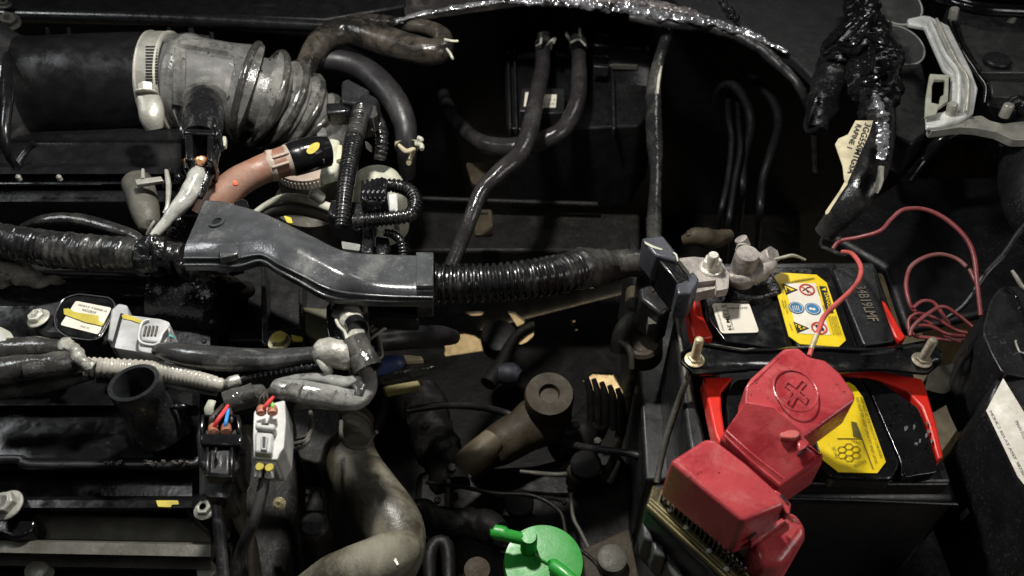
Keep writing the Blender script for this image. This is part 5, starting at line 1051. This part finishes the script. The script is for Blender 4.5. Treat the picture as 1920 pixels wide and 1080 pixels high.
def outl(b, pts, z, r=.00034):
    w_ = [(P(*p, z), r) for p in pts]
    for i in range(len(w_)-1): b.tube([w_[i], w_[i+1]], n=6, world=True, step=.002)
ca, sa = math.cos(R(40)), math.sin(R(40)); pl = [(-5, -24), (5, -24), (5, -5), (24, -5), (24, 5), (5, 5), (5, 24), (-5, 24), (-5, 5), (-24, 5), (-24, -5), (-5, -5), (-5, -24)]
outl(b, [(1492+x*ca-y*sa, 732+(x*sa+y*ca)*.88) for x, y in pl], z0); mk('plus_sign', b, REDC, t)
b = B().prism(rnd([(1462, 812), (1480, 805), (1496, 806), (1502, 814), (1490, 822), (1466, 820)], 6), .0556, .003); mk('pale_scuff', b, mat('pale_red_scuff', (.55, .14, .13), .45, bump=.2, wet=.3), t, bevel=.0006)
drops(cb, 14, .0003, .0006, 11, (1400, 660, 1600, 820), t)
t = thing('fuse_box_cover', 'faded red boxy fuse cover below the plus marked terminal cover', 'fuse cover', (1370, 930, .02))
b = B().prism([(1322, 822, .056), (1340, 822, .056), (1400, 868, .056), (1462, 924, .056), (1474, 946, .056), (1394, 978, .056), (1256, 864, .056)], 0, .031, taper=.04); mk('lid', b, REDC, t, bevel=.0042, seg=6); lbv = b
b = B().prism([(1450, 916), (1462, 922), (1484, 944), (1482, 962), (1474, 965), (1456, 930)], .051, .006); mk('side_hinge', b, REDC, t, bevel=.0008)
mk('hinge_slot', B().prism([(1462, 928), (1466, 926), (1480, 944), (1477, 947)], .0515, .002), BLACK, t)
b = B().prism([(1405, 1004), (1476, 966), (1474, 976), (1408, 1024)], .034, .004); mk('lower_rim', b, REDC, t, bevel=.0008)
mk('latch_slot', B().prism([(1404, 1008), (1418, 996), (1420, 999), (1406, 1012)], .0395, .002), BLACK, t)
drops(lbv, 14, .0003, .0006, 12, (1260, 820, 1480, 980), t)
b = B().prism([(1405, 1010, .030), (1446, 985, .030), (1482, 950, .030), (1500, 966, .030), (1516, 990, .029), (1512, 1005, .029), (1470, 1060, .029), (1420, 1060, .029)], 0, .08, taper=0)
mk('lower_housing', b, REDC, t, bevel=.0045, seg=5)
t = thing('fuse_box', 'black fuse box with gold printed plate and comb of terminals', 'fuse box', (1280, 1010, -.02))
b = B().prism([(1224, 906), (1250, 905), (1420, 1060), (1440, 1130), (1380, 1130), (1208, 952)], .014, .05); mk('base', b, BLACK, t, bevel=.002)
b = B().prism([(1224, 908), (1240, 918), (1400, 1070), (1430, 1110), (1376, 1100), (1212, 950)], .0185, .004); gp = mk('printed_plate', b, GOLDP, t, bevel=.0008)
b = B()
for k, dd in enumerate((0, 5, 9)): line(b, (1214+dd*.8, 946-dd*1.2), (1384+dd*.8, 1102-dd*1.2), 1.2, .0189)
line(b, (1240, 922), (1404, 1080), 2.4, .0195)
mk('gold_line', b, GOLDL, gp, flat=True)
for x, y in ((1256, 957), (1286, 990), (1329, 1034), (1362, 1068)): mk('rivet', B().lathe([(.0013, 0), (.0012, .0008), (0, .001)], P(x, y, .0186), n=12), STEEL, gp)
for k in range(20):
    x = 1241+k*8.2; y = 912+k*7.6
    mk('terminal_pin', B().prism([(x, y), (x+4, y+3), (x+4, y+13), (x, y+10)], .028, .012), BLACKW, t, bevel=.0005)
b = B(); b.prism([(1204, 972), (1222, 980), (1226, 1018), (1206, 1010)], .0, .02); b.prism([(1222, 1012), (1246, 1022), (1250, 1048), (1226, 1040)], .0, .02); b.prism([(1204, 980), (1214, 978), (1300, 1100), (1280, 1110)], -.004, .02); mk('side_lug', b, mat('grey_black_lug', (.04, .04, .04), .4, dust=.4, bump=.3), t, bevel=.0015)

# ================= red wires =================
one('red_wire', 'thin faded red wire arching high behind the battery to the right box', 'wire', B().tube([(1562, 466, .01, 4), (1575, 452, .014, 4), (1610, 445, .02, 4), (1650, 433, .026, 4), (1672, 410, .03, 4), (1695, 393, .034, 4.2), (1735, 393, .036, 4.2), (1775, 412, .036, 4.5), (1810, 445, .034, 4.5), (1826, 480, .03, 4.5), (1832, 530, .024, 4.2), (1839, 592, .02, 4)], n=12), WIRER)
t = thing('red_lead', 'red wire with a gold sleeved end plugged into the red terminal cover', 'wire', (1590, 560, .02))
mk('wire', B().tube([(1580, 472, .01, 4), (1598, 476, .02, 4.2), (1614, 500, .028, 4.5), (1610, 525, .034, 4.5), (1592, 548, .04, 4.5), (1566, 572, .046, 4.8), (1545, 594, .05, 4.8), (1535, 620, .054, 4.8), (1526, 642, .056, 4.6), (1517, 668, .058, 4.4)], n=14), mat('pinkish_red_wire', (.5, .1, .09), .35, dust=.2, dc=(.4, .2, .18)), t)
mk('gold_sleeve', B().tube([(1531, 628, .0555, 5), (1526, 641, .0565, 5.4), (1521, 655, .0575, 5)], n=14, corr=(.0016, .12)), GOLD, t)
one('black_wire_clip', 'small bent black wire clip where the red wires meet behind the battery', 'clip', B().tube([(1542, 446, .01, 3), (1539, 460, .012, 3), (1560, 470, .014, 4), (1580, 478, .014, 4), (1590, 474, .014, 3)], n=8), BLACK)
t = thing('coiled_wire', 'coil of dull red wire bundled at the right beside the black box', 'wire coil', (1760, 610, .0))
for q in ([(1812, 500, .02, 4), (1795, 486, .02, 4), (1765, 477, .02, 4), (1735, 482, .02, 4), (1708, 500, .018, 4), (1699, 530, .016, 4), (1703, 560, .014, 4), (1712, 580, .012, 4), (1730, 592, .012, 4)],
          [(1818, 505, .02, 4), (1830, 530, .018, 4)],
          [(1712, 578, .016, 3.6), (1728, 565, .018, 3.6), (1750, 567, .018, 3.6), (1768, 590, .016, 3.6), (1780, 608, .012, 3.6)],
          [(1706, 625, .016, 3.6), (1704, 600, .018, 3.6), (1722, 588, .02, 3.6), (1756, 598, .018, 3.6), (1790, 618, .016, 3.6), (1812, 624, .014, 3.6)],
          [(1706, 630, .018, 3.6), (1712, 612, .02, 3.6), (1740, 588, .024, 3.6), (1768, 575, .024, 3.6), (1795, 590, .022, 3.6), (1822, 612, .018, 3.6)],
          [(1720, 610, .02, 3.4), (1745, 612, .02, 3.4), (1775, 626, .018, 3.4), (1808, 630, .014, 3.4)],
          [(1702, 612, .014, 3.6), (1716, 630, .014, 3.6), (1750, 634, .014, 3.6), (1800, 640, .012, 3.6)],
          [(1704, 596, .016, 3.4), (1740, 604, .016, 3.4), (1780, 634, .014, 3.4), (1806, 636, .012, 3.4)]):
    mk('wire_strand', B().tube(q, n=10), WIRER, t)
# right fuse box
t = thing('relay_box', 'black relay box at the right edge carrying a slanted paper label', 'relay box', (1890, 700, -.02))
b = B().prism(rnd([(1858, 560), (1876, 538), (1900, 536), (1990, 545), (1990, 720), (1880, 700), (1858, 660), (1842, 620)], 10), .020, .06); mk('upper_body', b, BLACK, t, bevel=.003)
b = B().prism([(1845, 760, .006), (1880, 690, .018), (1900, 655, .022), (1990, 640, .022), (1990, 1010, .006), (1930, 940, .002)], 0, .10); mk('body', b, BLACK, t, bevel=.003); rv = b.bvh()
def onface(px, py, lift=.0006):
    h, n_ = hit(rv, px, py); 
    if h is None: h = P(px, py, .01); n_ = Z
    if n_.dot(ray(px, py)) > 0: n_ = -n_
    return h+n_*lift
b = B(); cor = [(1880, 708), (1937, 800), (1950, 935), (1848, 770)]; A3 = [onface(x, y) for x, y in ((1880, 712), (1905, 760), (1916, 880), (1852, 770))]
O = onface(1860, 770); n0 = (onface(1890, 760)-O).cross(onface(1890, 820)-O).normalized(); n0 = n0 if n0.z > 0 else -n0
def onpl(px, py, lift=.0015): 
    d = ray(px, py); k = (O+n0*lift-CAM).dot(n0)/d.dot(n0); return CAM+d*k
q = [onpl(1881, 709), onpl(1960, 838), onpl(1960, 960), onpl(1908, 893), onpl(1849, 770)]
rl = mk('paper_label', B().slab(q, n0*.0006), PAPER, t)
O1 = onpl(1852, 772, .002); U = onpl(1925, 912, .002)-O1; Vv = (onpl(1858, 762, .002)-onpl(1852, 772, .002)); Vv = (Vv-U.normalized()*Vv.dot(U.normalized())).normalized()*.0022
b = B(); b.text('MDHC2 RELAY ASSY 38250T5A', O1+Vv*.3, U, Vv*.6); 
b.text('MAIN FUSE', onpl(1902, 790, .002), onpl(1920, 825, .002)-onpl(1902, 790, .002), Vv*.7); mk('lettering', b, INK, rl, flat=True)
mk('white_outline_mark', B().tube([(1906, 640, .026, 2), (1904, 640, .026, 2), (1912, 660, .026, 2), (1925, 662, .026, 2)], n=6), ALU, t)
mk('glossy_edge', B().tube([(1884, 540, .021, 4), (1898, 548, .022, 4), (1908, 570, .022, 4), (1920, 600, .022, 4)], n=8), BLACKW, t)
one('pale_cable_end', 'short pale cable tip poking in at the right edge above the relay box', 'cable', B().tube([(1898, 508, .03, 3), (1906, 520, .03, 4), (1916, 536, .028, 4), (1926, 545, .026, 3)], n=8), ALU)
one('olive_bracket', 'dull olive bracket between the clamp bar end and the relay box', 'bracket', B().prism(rnd([(1745, 690), (1812, 676), (1818, 712), (1770, 740), (1735, 730)], 6), -.03, .02), mat('olive_plastic', (.035, .032, .022), .5, dust=.3), bevel=.002)
one('grey_clip', 'small pale grey clip alone in the dark right of the battery front', 'clip', B().prism(rnd([(1811, 952), (1822, 934), (1833, 930), (1834, 942), (1826, 958), (1816, 962)], 3), -.05, .01), mat('pale_clip', (.3, .32, .28), .5), bevel=.001)
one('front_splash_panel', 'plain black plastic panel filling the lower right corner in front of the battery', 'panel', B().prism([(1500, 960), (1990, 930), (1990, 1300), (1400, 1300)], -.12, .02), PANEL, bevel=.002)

# ================= green cap and gearbox area =================
t = thing('green_cap', 'bright green round plastic cap with hose spigots at the bottom centre', 'cap', (1018, 1060, -.07))
g0 = P(1019, 1056, -.045); gs = S(1019, 1056, -.045)
mk('disc', B().lathe([(gs*72, -.012), (gs*75, -.004), (gs*75, .0), (gs*73, .0022), (gs*60, .0026), (0, .0026)], g0, (0, 0, 1), n=64), GREENM, t, ang=60)
mk('spigot', B().lathe([(.0054, -.002), (.0044, .001), (.0044, .014), (.0038, .0152), (0, .0152)], P(991, 1030, -.043), (0, 0, 1), n=28), GREENM, t, ang=50)
mk('side_spigot', B().tube([(924, 996, -.028, 7), (926, 997, -.028, 13), (945, 1001, -.028, 14), (948, 1003, -.028, 12), (988, 1012, -.032, 12)], n=24), GREENM, t)
mk('outlet_spout', B().tube([(1030, 1058, -.036, 8), (1036, 1060, -.036, 13), (1060, 1078, -.034, 13), (1090, 1105, -.034, 13)], n=24), GREENM, t)
mk('rib', B().tube([(1000, 1036, -.041, 2), (1014, 1048, -.041, 2), (1030, 1056, -.041, 2)], n=8), GREENM, t)
t = thing('gear_actuator', 'grimy brown cast arm with a round washer head deep in the centre', 'actuator', (960, 800, -.15))
wc = P(1030, 740, -.11); ws = S(1030, 740, -.11)
mk('round_head', B().lathe([(ws*46, -.02), (ws*47, -.002), (ws*44, .002), (ws*20, .002), (ws*17, -.002), (0, -.002)], wc, (0, -.15, 1), n=44), DEEPB, t, ang=40)
mk('arm', B().tube([(1040, 760, -.14, 40), (1010, 790, -.14, 46), (960, 820, -.14, 42), (920, 840, -.14, 36), (890, 860, -.14, 30)], n=30, crumple=.12, cf=40), DEEPB, t)
mk('sleeve_nut', B().tube([(925, 825, -.12, 24), (905, 845, -.12, 28), (885, 862, -.12, 28), (872, 872, -.122, 26)], n=28), mat('tan_casting', (.14, .115, .075), .5, dust=.3, metal=.2), t)
t = thing('gearbox', 'dark ribbed gearbox casting sitting deep between the hose and the battery tray', 'gearbox', (980, 900, -.25))
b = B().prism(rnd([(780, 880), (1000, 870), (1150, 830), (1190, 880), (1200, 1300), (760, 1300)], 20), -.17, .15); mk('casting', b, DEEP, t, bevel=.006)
b = B(); b.tube([(930, 928, -.15, 4), (1040, 935, -.15, 4), (1060, 945, -.15, 5)], n=10); b.tube([(975, 884, -.15, 4), (1050, 890, -.15, 5), (1100, 880, -.15, 6), (1120, 860, -.15, 6)], n=10); b.tube([(1070, 925, -.14, 4), (1075, 970, -.14, 4), (1090, 1000, -.14, 4), (1115, 1050, -.14, 5)], n=10); b.tube([(840, 900, -.14, 5), (836, 980, -.14, 5)], n=10); b.tube([(910, 978, -.14, 4), (945, 977, -.14, 4)], n=8)
splitmk('rib', b, ALUD, t)
b = B().prism(rnd([(1090, 840), (1120, 845), (1120, 890), (1080, 905), (1060, 880)], 8), -.145, .02); mk('lug', b, DEEPB, t, bevel=.002)
b = B(); b.lathe([(.011, 0), (.011, .006), (.009, .007), (0, .007)], P(1098, 878, -.143), n=24); b.lathe([(.010, 0), (.010, .005), (.006, .006), (0, .006)], P(974, 948, -.155), n=24); splitmk('bolt_boss', b, DEEP, t, ang=40)
mk('edge_strip', B().prism([(1088, 848), (1122, 848), (1122, 852), (1088, 852)], -.14, .004), GOLDP, t)
t = thing('selector_bracket', 'black clip shaped bracket left of the green cap', 'bracket', (830, 1040, -.12))
mk('bracket', B().tube([(806, 1090, -.09, 12), (806, 1040, -.09, 14), (820, 1018, -.09, 14), (838, 1026, -.09, 14), (842, 1090, -.09, 12)], n=16), DEEP, t)
mk('small_bolt', B().lathe([(.008, 0), (.008, .006), (0, .006)], P(895, 1075, -.12), n=20), DEEPB, t, ang=40)
t = thing('bell_housing_bolt', 'dull brown bolt and plate at the bottom beside the fuse box', 'bolt', (1145, 1055, -.12))
mk('plate', B().prism(rnd([(1090, 1030), (1180, 990), (1200, 1090), (1100, 1100)], 8), -.12, .02), DEEPB, t, bevel=.002); mk('head', B().lathe([(.009, 0), (.009, .007), (.007, .008), (0, .008)], P(1146, 1055, -.118), n=24), ALUD, t, ang=40)
t = thing('ribbed_boot', 'black finned rubber boot deep beside the battery tray', 'boot', (1140, 760, -.14))
b = B()
for k in range(5): b.tube([(1098+k*15, 705+k*6, -.11, 5), (1106+k*15, 735+k*6, -.12, 7), (1108+k*14, 790+k*5, -.14, 7)], n=12)
splitmk('fin', b, DEEP, t)
one('drive_coupling', 'dark round coupling between the beige floor gaps', 'coupling', B().lathe([(.017, -.02), (.018, -.004), (.016, .0), (.009, .002), (0, .002)], P(936, 628, -.24), (0, -.2, 1), n=40), DEEP)
one('dark_link_rod', 'dark rod slanting below the wide conduit over the floor gaps', 'rod', B().tube([(1000, 608, -.24, 7), (965, 632, -.24, 8), (935, 690, -.24, 14), (915, 720, -.24, 16)], n=16), DEEP)
one('blue_grey_union', 'dim blue grey union deep left of the brown round head', 'union', B().tube([(935, 700, -.14, 18), (958, 702, -.14, 22), (975, 708, -.14, 14)], n=20, crumple=.1), mat('dim_blue_metal', (.012, .013, .02), .6, dust=.3, dc=(.03, .03, .035)))
# more of the grimy castings in the deep centre
t = thing('bell_housing', 'grimy brown bell housing flange with bolts under the wide conduit', 'housing', (900, 780, -.2))
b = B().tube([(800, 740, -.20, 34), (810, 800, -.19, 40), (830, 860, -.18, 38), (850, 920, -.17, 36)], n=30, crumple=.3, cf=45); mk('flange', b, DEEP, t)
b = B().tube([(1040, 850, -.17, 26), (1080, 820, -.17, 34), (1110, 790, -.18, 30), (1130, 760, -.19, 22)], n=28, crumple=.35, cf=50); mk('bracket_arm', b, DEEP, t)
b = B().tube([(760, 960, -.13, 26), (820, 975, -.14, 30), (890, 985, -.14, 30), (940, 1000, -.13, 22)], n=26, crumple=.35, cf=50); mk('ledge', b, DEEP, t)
rg3 = random.Random(21)
for x, y, r_ in ((798, 800, 9), (846, 880, 10), (1078, 800, 9), (1120, 830, 8), (868, 972, 9), (820, 940, 7)):
    mk('bolt_head', B().lathe([(S(x, y, -.14)*r_, 0), (S(x, y, -.14)*r_, .004), (S(x, y, -.14)*r_*.8, .005), (0, .005)], P(x, y, -.145), (rg3.uniform(-.3, .3), -.2, 1), hexa=True), ALUD, t, bevel=.0004)
t = thing('clutch_line', 'thin dirty metal line bending over the gearbox above the green cap', 'pipe', (1000, 930, -.13))
mk('line', B().tube([(800, 905, -.13, 4), (860, 912, -.125, 4), (930, 925, -.12, 4), (1000, 930, -.12, 4), (1050, 960, -.12, 4), (1066, 1010, -.12, 4), (1120, 1060, -.12, 4), (1140, 1120, -.12, 4)], n=10), DEEP, t)
one('shift_cable', 'dark dusty cable crossing behind the brown cast arm', 'cable', B().tube([(760, 770, -.12, 7), (850, 760, -.13, 7), (950, 775, -.16, 7), (1060, 830, -.15, 7), (1180, 850, -.12, 7), (1210, 860, -.12, 6)], n=12, crumple=.05), RUBBER)
one('ground_strap', 'dull braided strap dropping beside the battery tray toward the gearbox', 'strap', B().tube([(1196, 610, -.06, 9), (1186, 700, -.10, 9), (1168, 790, -.14, 9), (1150, 860, -.15, 8), (1128, 900, -.15, 8)], n=12, flat=.4, wrap=(.004, .12), crumple=.08), DEEPB)
